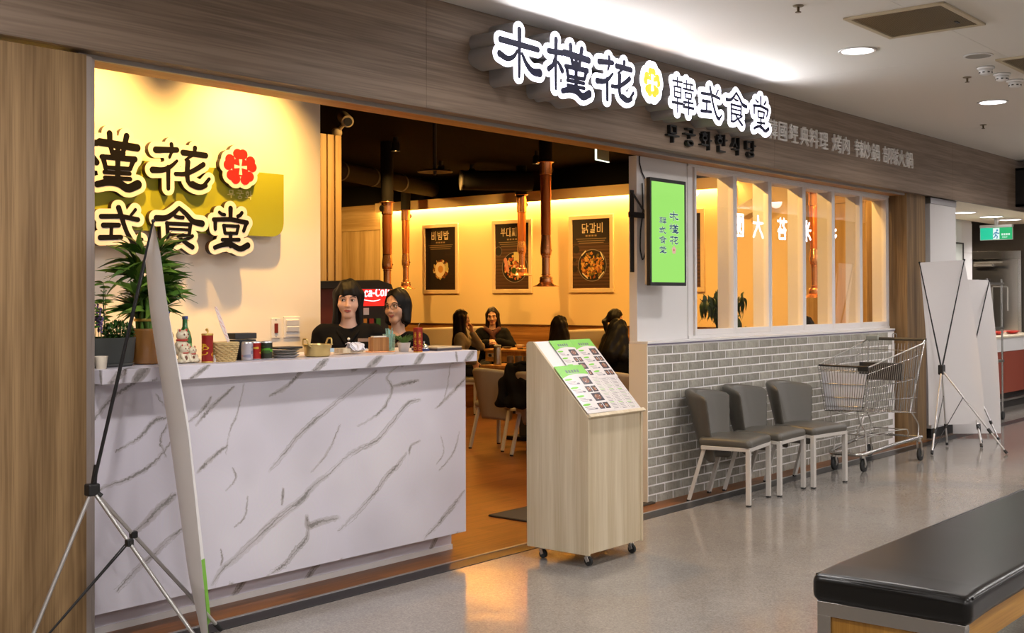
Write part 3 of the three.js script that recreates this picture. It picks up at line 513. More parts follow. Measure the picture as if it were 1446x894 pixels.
{ // black Korean letters under the lit sign
  const m = std([0.012, 0.012, 0.012], 0.5), nth = ['first', 'second', 'third', 'fourth', 'fifth', 'last'];
  [['무', 7.193, 7.343], ['궁', 7.425, 7.569], ['화', 7.654, 7.804], ['한', 7.882, 8.038], ['식', 8.114, 8.248], ['당', 8.332, 8.494]].forEach(([ch, a, b], i) => {
    const o = solo('black_sign_letter', extrude(inkShapes(ch, b - a, 0.136, 0, 1.0, 60), 0.03), m, `${nth[i]} of six black raised Korean letters under the glowing sign`, 'sign letter', 'black letters on the fascia'); o.position.set(a, 2.616, -0.2);
  });
  const w = std([0.93, 0.92, 0.91], 0.5), at = ['half hidden behind the glowing sign', 'second from the glowing sign', 'third from the glowing sign', 'fourth from the glowing sign', 'fifth from the glowing sign', 'sixth from the glowing sign, before a gap', 'first of the two-letter word', 'second of the two-letter word', 'first of the middle three-letter word', 'second of the middle three-letter word', 'third of the middle three-letter word', 'first of the last four-letter word', 'second of the last four-letter word', 'third of the last four-letter word', 'rightmost of the whole row'];
  [['韓', 8.738, 8.885], ['國', 8.911, 9.066], ['經', 9.096, 9.262], ['典', 9.299, 9.475], ['料', 9.479, 9.651], ['理', 9.673, 9.842], ['烤', 9.941, 10.129], ['肉', 10.146, 10.303], ['辣', 10.421, 10.603], ['炒', 10.607, 10.77], ['鍋', 10.796, 10.982], ['部', 11.071, 11.247], ['隊', 11.252, 11.444], ['火', 11.452, 11.611], ['鍋', 11.634, 11.818]].forEach(([ch, a, b], i) => {
    const o = solo('white_sign_letter', extrude(inkShapes(ch, b - a, 0.16, 0, 1.05, 56), 0.016), w, `small white fascia letter, ${at[i]}`, 'sign letter', 'small white letters on the fascia'); o.position.set(a, 2.809, -0.2);
  });
}
{ // sign on the cream wall behind the counter
  const board = std([0.36, 0.38, 0.012], 0.55), pale = std([0.86, 0.8, 0.72], 0.5), side = std([0.035, 0.016, 0.008], 0.5), ink = std([0.004, 0.003, 0.003], 0.6, 0, { specularIntensity: 0.3 });
  const s = new THREE.Shape(); s.moveTo(3.02, 1.888); s.lineTo(4.62, 1.888); s.quadraticCurveTo(4.72, 1.888, 4.72, 1.99); s.lineTo(4.72, 2.277); s.lineTo(3.02, 2.277);
  const b = thing('sign_board', 'olive green board with rounded corner on the cream wall behind the letters', 'sign', [0, 0, -1.44]);
  part('board', extrude([s], 0.025), board, b);
  part('spacer', [ext(3.2, 3.24, 2.0, 2.2, -0.06, 0), ext(4.5, 4.54, 2.0, 2.2, -0.06, 0)], side, b);
  [...'무궁화'].forEach((c, i) => part('small_letter', extrude(inkShapes(c, 0.05, 0.052, 0, 1.1, 50), 0.003).translate(4.297 + i * 0.064, 2.105, 0.025), std([0.8, 0.74, 0.3], 0.5), b));
  const put = (ch, x0, x1, y0, y1, label, g = 0.028) => {
    const t = thing('wall_sign_letter', label, 'sign letter', [x0 + 0.042, y0 + 0.006, -1.415], 0, 'black letters of the wall sign'), w = x1 - x0, h = y1 - y0, fat = inkShapes(ch, w, h, g, 1.18, 80);
    part('letter_back', extrude(fat, 0.034), side, t); part('letter_face', extrude(fat, 0.004).translate(0, 0, 0.034), pale, t); part('letter_stroke', extrude(inkShapes(ch, w, h, 0, 1.18, 110), 0.002).translate(0, 0, 0.038), ink, t);
  };
  put('槿', 3.25, 3.634, 2.11, 2.436, 'black wall sign letter with cream outline, cut by the metal jamb, upper row'); put('花', 3.7, 4.105, 2.118, 2.405, 'black wall sign letter with cream outline left of the red flower');
  put('韓', 3.0, 3.31, 1.785, 2.03, 'black wall sign letter mostly hidden by the wood panel, lower row'); put('式', 3.39, 3.66, 1.785, 2.01, 'black wall sign letter with cream outline, lower row left of the bamboo leaves'); put('食', 3.735, 4.05, 1.79, 2.025, 'black wall sign letter half covered by the bamboo leaves'); put('堂', 4.115, 4.38, 1.792, 2.04, 'black wall sign letter with cream outline, lower row at the right end');
  const t = thing('wall_sign_flower', 'red five-petal flower with white cross on the wall sign', 'sign', [4.361, 2.292, -1.415]), F = flowerField(0.122), fat = outline((x, y) => F(x, y * 1.1) - 0.028, [-0.2, -0.2], [0.2, 0.2], 0.004);
  part('flower_back', extrude(fat, 0.034), side, t); part('flower_face', extrude(fat, 0.004).translate(0, 0, 0.034), pale, t);
  part('petals', extrude(outline((x, y) => F(x, y * 1.1), [-0.16, -0.16], [0.16, 0.16], 0.003), 0.002).translate(0, 0, 0.038), std([0.75, 0.012, 0.006], 0.5), t, 'red petals');
  part('cross', extrude(outline(crossField(0.046), [-0.1, -0.1], [0.1, 0.1], 0.002), 0.002).translate(0, 0, 0.04), pale, t);
}
// ---------------------------------------------------------------- screen on the white wall panel
{
  const t = thing('wall_screen', 'tall screen with a green picture and dark blue writing on the white wall', 'screen', [7.342, 1.59, -0.27]);
  part('screen_body', ext(-0.236, 0.236, 0.006, 0.77, -0.05, -0.004, 0.006), std([0.5, 0.44, 0.34], 0.4), t);
  part('bezel', [ext(-0.242, 0.242, 0.752, 0.778, -0.03, 0.004, 0.003), ext(-0.242, 0.242, 0, 0.026, -0.03, 0.004, 0.003), ext(-0.242, -0.222, 0.02, 0.76, -0.03, 0.004, 0.003), ext(0.222, 0.242, 0.02, 0.76, -0.03, 0.004, 0.003)], M.black, t);
  const tex = canvasTex(512, 832, (c, W, H) => {
    c.fillStyle = '#a6ef72'; c.fillRect(0, 0, W, H);
    for (const [dx, col] of [[0, '#d9f7bf'], [1, '#173a6b']]) { const k = dx ? 1.15 : 2.4; drawText(c, '木槿花', 275, 234, 140, 80, 20, col, k, true); drawText(c, '韓式食堂', 118, 288, 108, 60, 20, col, k, true); }
    c.fillStyle = '#e9b9a6'; for (let i = 0; i < 5; i++) { const a = -PI / 2 + i * PI * 0.4; c.beginPath(); c.arc(344 + cos(a) * 20, 560 + sin(a) * 20, 15, 0, 7); c.fill(); } c.fillStyle = '#c05a4a'; c.beginPath(); c.arc(344, 560, 9, 0, 7); c.fill();
  });
  const m = std([0.01, 0.012, 0.01], 0.08, 0, { emissive: [0.92, 0.92, 0.92] }); m.emissiveMap = tex;
  part('screen', new THREE.PlaneGeometry(0.444, 0.728).translate(0, 0.389, 0.0015), m, t);
  part('wall_bracket', [ext(-0.2, -0.16, 0.1, 0.7, -0.2, -0.19), ext(0.16, 0.2, 0.1, 0.7, -0.2, -0.19), ext(-0.22, 0.22, 0.5, 0.54, -0.2, -0.18), bar([-0.18, 0.68, -0.19], [-0.14, 0.45, -0.05], 0.008), bar([0.18, 0.42, -0.19], [0.3, 0.26, -0.19], 0.008), bar([0.2, 0.42, -0.06], [0.26, 0.25, -0.06], 0.01)], M.black, t);
  area('wall_screen', 0.44, 0.72, 7.342, 1.98, -0.255, 7.342, 1.98, 5, new THREE.Color().setRGB(0.45, 1, 0.25), LIGHT.tv * 0.5);
  solo('screen_cable', [tube([[7.262, 2.548, -0.464], [7.262, 2.5, -0.464], [7.29, 2.43, -0.462], [7.34, 2.36, -0.46], [7.33, 2.2, -0.46]], 0.005), tube([[7.29, 2.35, -0.46], [7.3, 2.15, -0.462], [7.27, 2.0, -0.462], [7.262, 1.86, -0.46], [7.3, 1.78, -0.462], [7.35, 1.9, -0.46]], 0.005)], M.black, 'thin black cable looping on the white wall behind the screen', 'cable');
}
{ // light box at the far end of the fascia
  const t = thing('light_box', 'black framed light box at the far right end of the fascia', 'sign', [15.9, 2.613, -0.2]);
  part('frame', [ext(-0.75, 0.75, 0, 0.03, 0, 0.3), ext(-0.75, 0.75, 0.445, 0.475, 0, 0.3), ext(-0.75, -0.72, 0, 0.475, 0, 0.3), ext(0.72, 0.75, 0, 0.475, 0, 0.3)], M.black, t);
  part('panel', ext(-0.72, 0.72, 0.03, 0.445, 0.02, 0.27), std([0.5, 0.53, 0.52], 0.4), t);
}
{ // lit sign of the shop across the corridor, seen mirrored in the window panes
  struct('wall_opposite', ext(16, 27, 0, 3.19, 5.72, 5.9), M.dark, 'wall of the shop across the corridor');
  const face = std([1, 1, 1], 0.4, 0, { emissive: [13, 12.6, 14] });
  [['園', 19.83], ['大', 20.6], ['苔', 21.6], ['米', 22.68], ['木', 23.9]].forEach(([ch, x], i) => {
    const t = thing('mirrored_sign_letter', `lit white letter of the shop opposite, mirrored in the window, ${['first', 'second', 'third', 'fourth', 'fifth'][i]} from the screen`, 'sign letter', [x + 0.21, 2.66, 5.72], PI, 'lit letters mirrored in the window panes');
    part('letter_body', extrude(inkShapes(ch, 0.42, 0.44, 0.012, 1.3, 60), 0.05), M.dark, t); part('letter_face', extrude(inkShapes(ch, 0.42, 0.44, 0, 1.3, 60), 0.006).translate(0, 0, 0.05), face, t);
  });
}
// ---------------------------------------------------------------- reception counter in marble laminate
{
  const VEINS = [[3, '2.75 0.96 2.86 1.07 3.02 1.15'], [2, '3.08 1.07 3.15 0.96 3.10 0.86 3.13 0.78'], [1.5, '3.57 1.09 3.52 0.93 3.49 0.88 3.46 0.76'], [4, '4.45 1.11 4.22 0.99 4.04 0.89 3.90 0.80 3.82 0.73 3.72 0.65'], [4, '4.79 0.93 4.70 0.92 4.57 0.82 4.45 0.73 4.33 0.70 4.24 0.67 4.10 0.58'], [6, '4.10 0.58 4.02 0.55 3.93 0.48 3.78 0.41 3.65 0.33 3.53 0.26 3.44 0.21 3.38 0.15'], [3, '4.63 1.14 4.53 1.07 4.57 1.01 4.53 0.93 4.50 0.90 4.43 0.86 4.31 0.82'], [3, '4.57 1.02 4.69 1.03 4.78 1.04'], [1.5, '5.04 1.12 5.01 0.98 4.97 0.90 4.91 0.87'], [3, '5.17 1.03 5.05 0.95 4.93 0.88'], [2, '4.79 0.70 4.71 0.67 4.70 0.63'], [1.2, '4.96 0.71 4.98 0.61 4.92 0.55'], [4, '4.68 0.64 4.61 0.58 4.53 0.53 4.44 0.45 4.29 0.35 4.17 0.28'], [4, '5.16 0.37 5.07 0.30 5.01 0.26 4.94 0.21 4.82 0.14'], [3, '3.16 0.85 3.08 0.77 3.01 0.73 2.92 0.70 2.82 0.68 2.77 0.66'], [5, '3.18 0.60 3.11 0.56 3.03 0.50 2.97 0.46'], [4, '3.22 0.44 3.13 0.39 3.06 0.34 2.96 0.28 2.88 0.21'], [5, '4.18 0.35 4.06 0.35 3.97 0.34 3.96 0.39'], [4, '3.97 0.34 3.96 0.28 3.88 0.22 3.82 0.17 3.73 0.14'], [1.2, '3.50 0.69 3.52 0.64 3.46 0.58'], [3, '3.47 0.80 3.40 0.76 3.34 0.72 3.30 0.69'], [3, '3.13 0.96 3.07 0.95 2.99 0.88 2.87 0.83'], [1.2, '3.43 0.31 3.44 0.26 3.43 0.23'], [2, '3.81 0.55 3.80 0.47'], [3, '3.95 1.15 3.83 1.06 3.72 1.02'], [2.5, '3.38 1.04 3.33 0.98 3.23 0.92'], [2, '5.12 0.72 5.06 0.60 4.94 0.51'], [3, '3.51 1.08 3.38 0.99 3.29 0.91'], [2, '4.19 0.84 4.10 0.70 3.99 0.61'], [1.5, '3.59 0.54 3.57 0.44 3.51 0.40'], [4, '2.86 1.2 2.78 1.13'], [6, '2.97 1.2 2.9 1.14'], [4, '4.02 1.2 3.9 1.12'], [5, '4.4 1.2 4.27 1.12'], [5, '4.72 1.2 4.64 1.13'], [2, '4.98 1.2 4.99 1.14'], [5, '5.14 1.2 5.05 1.13'], [3, '3.3 1.2 3.18 1.13'], [4, '4.2 0.13 4.05 0'], [4, '3.72 0.13 3.6 0.02'], [5, '3.5 0.13 3.38 0.03'], [4, '5.1 0.13 5.0 0']];
  const tex = canvasTex(2048, 1024, (c, W, H) => {
    const R = rng(77); c.fillStyle = '#d5d1dc'; c.fillRect(0, 0, W, H);
    for (let i = 0; i < 90; i++) { const x = R() * W, y = R() * H, g = c.createRadialGradient(x, y, 0, x, y, 60 + R() * 160), k = R() < 0.5 ? '190,186,194' : '226,223,228'; g.addColorStop(0, `rgba(${k},0.28)`); g.addColorStop(1, `rgba(${k},0)`); c.fillStyle = g; c.fillRect(0, 0, W, H); }
    c.lineCap = 'round';
    const X = (x) => (x - 2.6) / 2.6 * W, Y = (y) => (1 - y / 1.3) * H;
    for (const [w, text] of VEINS) {
      const n = text.split(' ').map(Number), q = []; for (let i = 0; i < n.length; i += 2) q.push(V(X(n[i]), Y(n[i + 1]), 0));
      const pts = new THREE.CatmullRomCurve3(q).getPoints(46), main = w * 1.95;
      for (let pass = 0; pass < 4; pass++) {
        let jx = 0, jy = 0;
        for (let i = 0; i + 1 < pts.length; i++) {
          const t = i / pts.length, swell = pass === 0 ? 1 : 0.1 + 1.3 * pnoise(t * 9 + pass * 9 + n[0] * 7, w * 3, 64, 64, 12 + pass) ** 1.5;
          const nx = (R() - 0.5) * 7, ny = (R() - 0.5) * 7, off = pass < 2 ? 0 : (pass - 2.5) * main * 3.2 * (pnoise(t * 5 + pass, w, 64, 64, 40) - 0.2);
          c.strokeStyle = pass === 0 ? 'rgba(160,156,158,0.13)' : pass === 1 ? 'rgba(128,124,122,0.6)' : 'rgba(146,142,140,0.42)';
          c.lineWidth = (pass === 0 ? main * 2.6 : pass === 1 ? main * 0.9 : main * 0.35) * swell * (0.5 + 0.8 * sin(PI * min(1, t * 0.9 + 0.1)));
          c.beginPath(); c.moveTo(pts[i].x + jx + off, pts[i].y + jy + off); c.lineTo(pts[i + 1].x + nx + off, pts[i + 1].y + ny + off); c.stroke(); jx = nx; jy = ny;
        }
      }
    }
  });
  tex.wrapS = tex.wrapT = THREE.RepeatWrapping; tex.repeat.set(1 / 2.6, 1 / 1.3); tex.offset.set(-1, 0);
  const marble = std([1, 1, 1], 0.42, 0, { map: tex });
  const t = thing('reception_counter', 'long white counter in grey-veined marble laminate in front of the cream wall', 'counter');
  part('front_panel', metric(ext(2.75, 5.172, 0.128, 1.136, -0.8, -0.3, 0.002)), marble, t);
  part('worktop', metric(ext(2.75, 5.163, 1.136, 1.2, -0.86, -0.2, 0.003)), marble, t);
  part('toe_kick', metric(ext(2.75, 5.2, 0, 0.128, -0.78, -0.445)), marble, t);
  part('kick_strip', ext(2.75, 5.203, 0, 0.03, -0.78, -0.438), M.white, t, 'pale strip along the foot');
}
// ---------------------------------------------------------------- things on the counter
const CT = 1.2;
function leaf(len, w, bend, fold = 0.15) {   // a pointed leaf along +z that droops
  return sheet((u, v) => { const s = sin(PI * Math.pow(v, 0.7)) * (1 - v * 0.15), x = (u - 0.5) * w * max(s, 0.02); return [x, -bend * v * v * len + fold * abs(x), v * len * (1 - 0.25 * bend * v)]; }, 2, 5, 0.0012);
}
const leafDark = std([0.04, 0.11, 0.015], 0.45), leafMid = std([0.085, 0.2, 0.025], 0.45), leafLight = std([0.18, 0.32, 0.04], 0.45), stemMat = std([0.06, 0.14, 0.03], 0.5);
{ // planter with lavender, sprigs and a fake bush
  const t = thing('planter_bowl', 'dark grey oval planter with lavender and a small bush by the wood panel', 'planter', [2.885, CT, -0.43]), R = rng(3);
  part('pot', lathe([[0, 0], [0.125, 0], [0.145, 0.02], [0.158, 0.13], [0.15, 0.132], [0.135, 0.11], [0, 0.105]], 36).scale(1, 1, 0.72), std([0.05, 0.055, 0.05], 0.6), t);
  part('saucer', lathe([[0, 0], [0.14, 0], [0.15, 0.014], [0.13, 0.016], [0, 0.01]], 36).scale(1, 1, 0.72), std([0.06, 0.06, 0.055], 0.6), t);
  const bush = [], sprig = [], lav = [], stems = [];
  for (let i = 0; i < 420; i++) { const a = R() * 7, b = Math.acos(2 * R() - 1), r = 0.062 * Math.cbrt(0.35 + 0.65 * R()); bush.push(leaf(0.022, 0.012, 0.3).rotateX(-R() * 2).rotateY(R() * 7).translate(0.075 + r * 1.15 * sin(b) * cos(a), 0.15 + r * 0.75 * cos(b), 0.01 + r * sin(b) * sin(a))); }
  for (let i = 0; i < 9; i++) {
    const x = -0.095 + R() * 0.09, z = (R() - 0.5) * 0.07, h = 0.12 + R() * 0.1, lx = (R() - 0.5) * 0.05; stems.push(bar([x, 0.1, z], [x + lx, 0.1 + h, z], 0.0016, 5));
    for (let k = 0; k < 12; k++) { const f = 0.45 + k / 22; lav.push(egg(0.006, 0.0055, 0.006, x + lx * f + (R() - 0.5) * 0.009, 0.1 + h * f, z + (R() - 0.5) * 0.009, 6)); }
  }
  for (let i = 0; i < 6; i++) {
    const x = -0.06 + R() * 0.09, z = (R() - 0.5) * 0.06, h = 0.15 + R() * 0.13; stems.push(bar([x, 0.1, z], [x - 0.01, 0.1 + h, z], 0.0016, 5));
    for (let k = 0; k < 5; k++) for (const s of [0, PI]) sprig.push(leaf(0.048, 0.024, 0.25).rotateZ(0.5).rotateX(-0.35).rotateY(s + k * 1.3 + i).translate(x - 0.008, 0.1 + h * (0.4 + k * 0.15), z));
  }
  part('bush_leaves', merge(bush), leafDark, t).userData.kind = 'stuff'; part('sprig_leaves', merge(sprig), leafMid, t).userData.kind = 'stuff'; part('lavender_flowers', merge(lav), std([0.2, 0.13, 0.3], 0.7), t, 'small purple flower heads').userData.kind = 'stuff'; part('stems', merge(stems), stemMat, t);
}
{ // lucky bamboo
  const t = thing('bamboo_plant', 'lucky bamboo with long green leaves in a brown ceramic pot', 'plant', [3.14, CT, -0.46]), R = rng(8);
  part('pot', lathe([[0, 0], [0.062, 0], [0.075, 0.01], [0.092, 0.1], [0.09, 0.155], [0.095, 0.165], [0.086, 0.168], [0.082, 0.15], [0, 0.145]], 36), std([0.3, 0.13, 0.03], 0.25, 0, { clearcoat: 0.6 }), t);
  const st = []; for (let i = 0; i < 16; i++) { const a = i * 2.4, r = 0.012 + 0.038 * sqrt(i / 16), x = cos(a) * r, z = sin(a) * r, h = 0.3 + R() * 0.16; st.push(bar([x, 0.14, z], [x * 1.3, h, z * 1.3], 0.0085, 8)); for (let k = 1; k < 4; k++) st.push(cyl(0.0098, 0.0098, 0.004, x * 1.1, 0.14 + k * h * 0.2, z * 1.1, 8)); }
  part('canes', merge(st), std([0.12, 0.26, 0.04], 0.4), t);
  part('ribbon', lathe([[0.061, 0.2], [0.064, 0.203], [0.064, 0.212], [0.061, 0.214]], 30), M.gold, t, 'gold ribbon');
  const ms = [leafDark, leafMid, leafLight], tuft = [[], [], []];
  for (let i = 0; i < 44; i++) {
    const a = R() * 7, y = 0.22 + R() * 0.31, r0 = 0.02 + R() * 0.07, up = R();
    for (let k = 0; k < 6; k++) { const L = 0.1 + R() * 0.07; tuft[Math.floor(R() * 3)].push(leaf(L, 0.03 + R() * 0.016, 0.35 + R() * 0.55).rotateZ((R() - 0.5) * 2.6).rotateX(-0.35 - up * 1.0 + (R() - 0.5) * 0.5).rotateY(a + (k - 2.5) * 0.55 + R() * 0.4).translate(cos(-a + 1.57) * r0, y, sin(-a + 1.57) * r0)); }
  }
  tuft.forEach((g, i) => { part('leaves', merge(g), ms[i], t).userData.kind = 'stuff'; });
}
{ // lucky cats
  const t = thing('cat_figurine', 'cream and red porcelain group of lucky cats beside the white banner', 'figurine', [3.285, CT + 0.004, -0.38], 0.15);
  const f = (x, y, z) => {
    let d = 9;
    for (const [cx, cy, cz, s] of [[0, 0.085, -0.02, 1], [-0.02, 0.03, 0.015, 0.78], [0.033, 0.025, 0.01, 0.7]]) {
      d = smin(d, ell(x, y, z, [cx, cy * 0.75 + 0.004, cz], [0.036 * s, 0.045 * s, 0.03 * s]), 0.008); d = smin(d, ell(x, y, z, [cx, cy + 0.042 * s, cz + 0.006], [0.032 * s, 0.026 * s, 0.027 * s]), 0.006);
      for (const q of [-1, 1]) { d = smin(d, cap(x, y, z, [cx + q * 0.018 * s, cy + 0.06 * s, cz + 0.004], [cx + q * 0.025 * s, cy + 0.074 * s, cz + 0.004], 0.009 * s, 0.003), 0.005); d = smin(d, cap(x, y, z, [cx + q * 0.03 * s, cy * 0.8 + 0.01, cz + 0.014], [cx + q * 0.024 * s, cy * 0.8 - 0.012, cz + 0.028], 0.01 * s, 0.009 * s), 0.006); }
    }
    return smin(d, max(rbox(x, y - 0.008, z, [0.062, 0.008, 0.04], 0.006), -9), 0.004);
  };
  part('cats', sdfMesh(f, [-0.085, -0.01, -0.065], [0.085, 0.175, 0.06], 0.0042), std([0.72, 0.64, 0.46], 0.25, 0, { clearcoat: 0.5 }), t);
  const red = [], blk = [];
  for (const [cx, cy, cz, s] of [[0, 0.085, -0.02, 1], [-0.02, 0.03, 0.015, 0.78], [0.033, 0.025, 0.01, 0.7]]) {
    for (const q of [-1, 1]) { red.push(egg(0.005 * s, 0.008 * s, 0.003, cx + q * 0.021 * s, cy + 0.066 * s, cz + 0.012 * s, 8)); blk.push(egg(0.004 * s, 0.005 * s, 0.003, cx + q * 0.012 * s, cy + 0.047 * s, cz + 0.032 * s, 8)); }
    red.push(new THREE.TorusGeometry(0.025 * s, 0.004 * s, 6, 20).rotateX(PI / 2).translate(cx, cy + 0.02 * s, cz + 0.003), egg(0.004 * s, 0.002 * s, 0.003, cx, cy + 0.034 * s, cz + 0.033 * s, 8));
    blk.push(egg(0.012 * s, 0.016 * s, 0.003, cx - 0.006 * s, max(0.02, cy * 0.72), cz + 0.029 * s, 8));
  }
  part('red_details', merge(red), M.red, t, 'red ears and collars'); part('dark_details', merge(blk), std([0.16, 0.06, 0.03], 0.35), t);
}
{
  const glassG = std([0.03, 0.2, 0.05], 0.15, 0, { clearcoat: 0.6 }), t = thing('green_bottle', 'green glass bottle standing behind the cat figurine', 'bottle', [3.37, CT, -0.5]);
  part('bottle_body', lathe([[0, 0], [0.031, 0], [0.033, 0.008], [0.033, 0.11], [0.026, 0.14], [0.013, 0.17], [0.012, 0.205], [0.014, 0.206], [0.014, 0.214], [0, 0.214]], 28), glassG, t); part('bottle_label', lathe([[0.0336, 0.03], [0.0338, 0.03], [0.0338, 0.09], [0.0336, 0.09]], 28), std([0.25, 0.5, 0.2], 0.5), t);
  part('bottle_cap', cyl(0.0145, 0.0145, 0.016, 0, 0.205, 0, 16), std([0.06, 0.12, 0.4], 0.4), t, 'blue cap');
  const d = thing('dark_bottle', 'dark slim bottle between bamboo and green bottle', 'bottle', [3.29, CT, -0.53]);
  part('bottle_body', lathe([[0, 0], [0.028, 0], [0.03, 0.01], [0.03, 0.13], [0.012, 0.18], [0.0115, 0.24], [0.014, 0.242], [0.014, 0.25], [0, 0.25]], 28), std([0.02, 0.03, 0.015], 0.15, 0, { clearcoat: 0.6 }), d); part('bottle_cap', cyl(0.0145, 0.0145, 0.02, 0, 0.236, 0, 16), std([0.05, 0.06, 0.35], 0.4), d);
}
function printBox(seed, bg, marks) { return canvasTex(128, 256, (c, W, H) => { const R = rng(seed); c.fillStyle = bg; c.fillRect(0, 0, W, H); marks(c, W, H, R); }); }
const dragon = (c, W, H, R) => { c.lineWidth = 5; c.strokeStyle = '#d8b020'; c.lineCap = 'round'; for (let i = 0; i < 16; i++) { c.beginPath(); c.arc(20 + R() * 88, 30 + R() * 200, 8 + R() * 14, R() * 6, R() * 6 + 2.5); c.stroke(); } c.fillStyle = '#d8b020'; c.fillRect(0, 0, W, 10); c.fillRect(0, H - 12, W, 8); };
{
  const t = thing('red_tin', 'red cylinder tin with gold print and gold loop beside the wicker basket', 'tin', [3.385, CT, -0.34]);
  part('tin_body', cyl(0.027, 0.027, 0.136, 0, 0, 0, 28), std([1, 1, 1], 0.35, 0, { map: printBox(4, '#8f0f0a', dragon) }), t); part('tin_rims', [lathe([[0.0272, 0], [0.0285, 0.002], [0.0272, 0.006]], 28), lathe([[0.0272, 0.13], [0.0285, 0.134], [0.0272, 0.138]], 28)], M.gold, t);
  part('gold_loop', tube([[0, 0.134, 0], [0.004, 0.15, 0], [-0.004, 0.162, 0.002], [-0.008, 0.155, 0], [0.002, 0.148, 0]], 0.0032, 6), M.gold, t);
}
{
  const straw = std([0.62, 0.45, 0.2], 0.7), t = thing('wicker_basket', 'small round wicker basket between red tin and drink cans', 'basket', [3.49, CT, -0.345]), rings = [], ribs = [];
  for (let i = 0; i < 9; i++) { const y = 0.004 + i * 0.0098, r = 0.046 + y * 0.2, p = []; for (let k = 0; k < 48; k++) { const a = k / 48 * 2 * PI; p.push([cos(a) * (r + 0.0022 * ((k + i * 2) % 4 < 2 ? 1 : -1)), y, sin(a) * (r + 0.0022 * ((k + i * 2) % 4 < 2 ? 1 : -1))]); } rings.push(tube(p, 0.0052, 5, 96, true)); }
  for (let k = 0; k < 24; k++) { const a = k / 24 * 2 * PI; ribs.push(bar([cos(a) * 0.046, 0, sin(a) * 0.046], [cos(a) * 0.064, 0.088, sin(a) * 0.064], 0.0022, 5)); }
  part('weave', merge(rings), straw, t); part('ribs', merge(ribs), straw, t); part('rim', new THREE.TorusGeometry(0.064, 0.005, 8, 40).rotateX(PI / 2).translate(0, 0.09, 0), straw, t); part('basket_floor', cyl(0.046, 0.046, 0.004, 0, 0.001, 0, 28), straw, t);
  const f = solo('paper_fan', sheet((u, v) => [3.545 - v * 0.062 + (u - 0.5) * (0.012 + 0.012 * sin(v * 3.1)), 1.275 + v * 0.19, -0.38 - v * 0.03], 4, 8, 0.002), std([1, 1, 1], 0.6, 0, { map: canvasTex(32, 128, (c) => { c.fillStyle = '#e8d9d2'; c.fillRect(0, 0, 32, 128); c.strokeStyle = '#d08078'; c.lineWidth = 3; for (let i = 0; i < 9; i++) { c.beginPath(); c.moveTo(4 + (i % 3) * 8, i * 15); c.lineTo(26 - (i % 2) * 9, i * 15 + 12); c.stroke(); } }) }), 'narrow pink and white paper strip sticking up out of the wicker basket', 'paper strip');
  solo('white_card', ext(3.428, 3.47, 1.24, 1.315, -0.352, -0.349).rotateX(-0.1).translate(0, -0.04, 0.13), M.paper, 'white card leaning in the wicker basket', 'card');
}
{
  const mk = (x, z, bg, bands, label) => {
    const t = thing('drink_can', label, 'can', [x, CT, z], 0, 'drink cans on the counter');
    part('can_body', cyl(0.0285, 0.0285, 0.078, 0, 0.006, 0, 28), std([1, 1, 1], 0.3, 0.3, { map: printBox(x * 1000, bg, (c, W, H, R) => { for (const b of bands) for (let i = 0; i < 4; i++) { c.fillStyle = b; c.beginPath(); c.ellipse(R() * W, 40 + R() * 180, 12 + R() * 18, 10 + R() * 24, 0, 0, 7); c.fill(); } }) }), t);
    part('can_lid', [lathe([[0, 0.088], [0.022, 0.088], [0.0245, 0.092], [0.026, 0.09], [0.0285, 0.084]], 28), lathe([[0.0285, 0.006], [0.023, 0], [0, 0.002]], 28)], M.silver, t);
  };
  mk(3.622, -0.345, '#b9b4bd', ['#c77a8a', '#8d8fa6'], 'pink and grey drink can, left of three in front of the black box'); mk(3.683, -0.36, '#a31a12', ['#d8a73a', '#6e100c'], 'red and yellow drink can, middle of the three'); mk(3.742, -0.345, '#2e3328', ['#5aa62e', '#3d5a2a'], 'green and dark drink can, right of the three');
  const b = thing('black_box', 'small black box behind the drink cans', 'box', [3.66, CT, -0.44]);
  part('box_body', new RoundedBoxGeometry(0.13, 0.1, 0.07, 2, 0.004).translate(0, 0.05, 0), M.black, b); part('box_lid', new RoundedBoxGeometry(0.134, 0.03, 0.074, 2, 0.004).translate(0, 0.118, 0), std([0.03, 0.026, 0.024], 0.5), b);
}
{
  const t = thing('dish_stack', 'stack of grey dishes with a black tray on top between cans and brass pot', 'dishes', [3.9, CT, -0.4]);
  for (let i = 0; i < 3; i++) part('dish', lathe([[0, 0], [0.05, 0], [0.075, 0.014], [0.078, 0.016], [0.05, 0.004], [0, 0.004]], 32).translate(0, i * 0.014, 0), std([0.45, 0.43, 0.4], 0.4), t);
  part('black_tray', new RoundedBoxGeometry(0.16, 0.01, 0.1, 2, 0.004).translate(0, 0.052, 0), M.black, t);
}
{
  const t = thing('brass_pot', 'wide brass cooking pot with two loop handles on the counter', 'pot', [4.085, CT, -0.36], 0.1), brassy = std([0.72, 0.55, 0.22], 0.32, 0.85);
  part('pot_body', lathe([[0, 0], [0.058, 0], [0.067, 0.008], [0.074, 0.06], [0.08, 0.062], [0.08, 0.066], [0.071, 0.065], [0.064, 0.012], [0, 0.006]], 40), brassy, t);
  for (const s of [-1, 1]) part('handle', tube([[s * 0.068, 0.052, -0.022], [s * 0.086, 0.066, -0.02], [s * 0.092, 0.092, -0.012], [s * 0.092, 0.092, 0.012], [s * 0.086, 0.066, 0.02], [s * 0.068, 0.052, 0.022]], 0.0045, 8), brassy, t);
  part('sticker', ext(0.02, 0.05, 0.024, 0.044, 0.0715, 0.0725), std([0.5, 0.62, 0.68], 0.5), t, 'pale blue sticker');
}
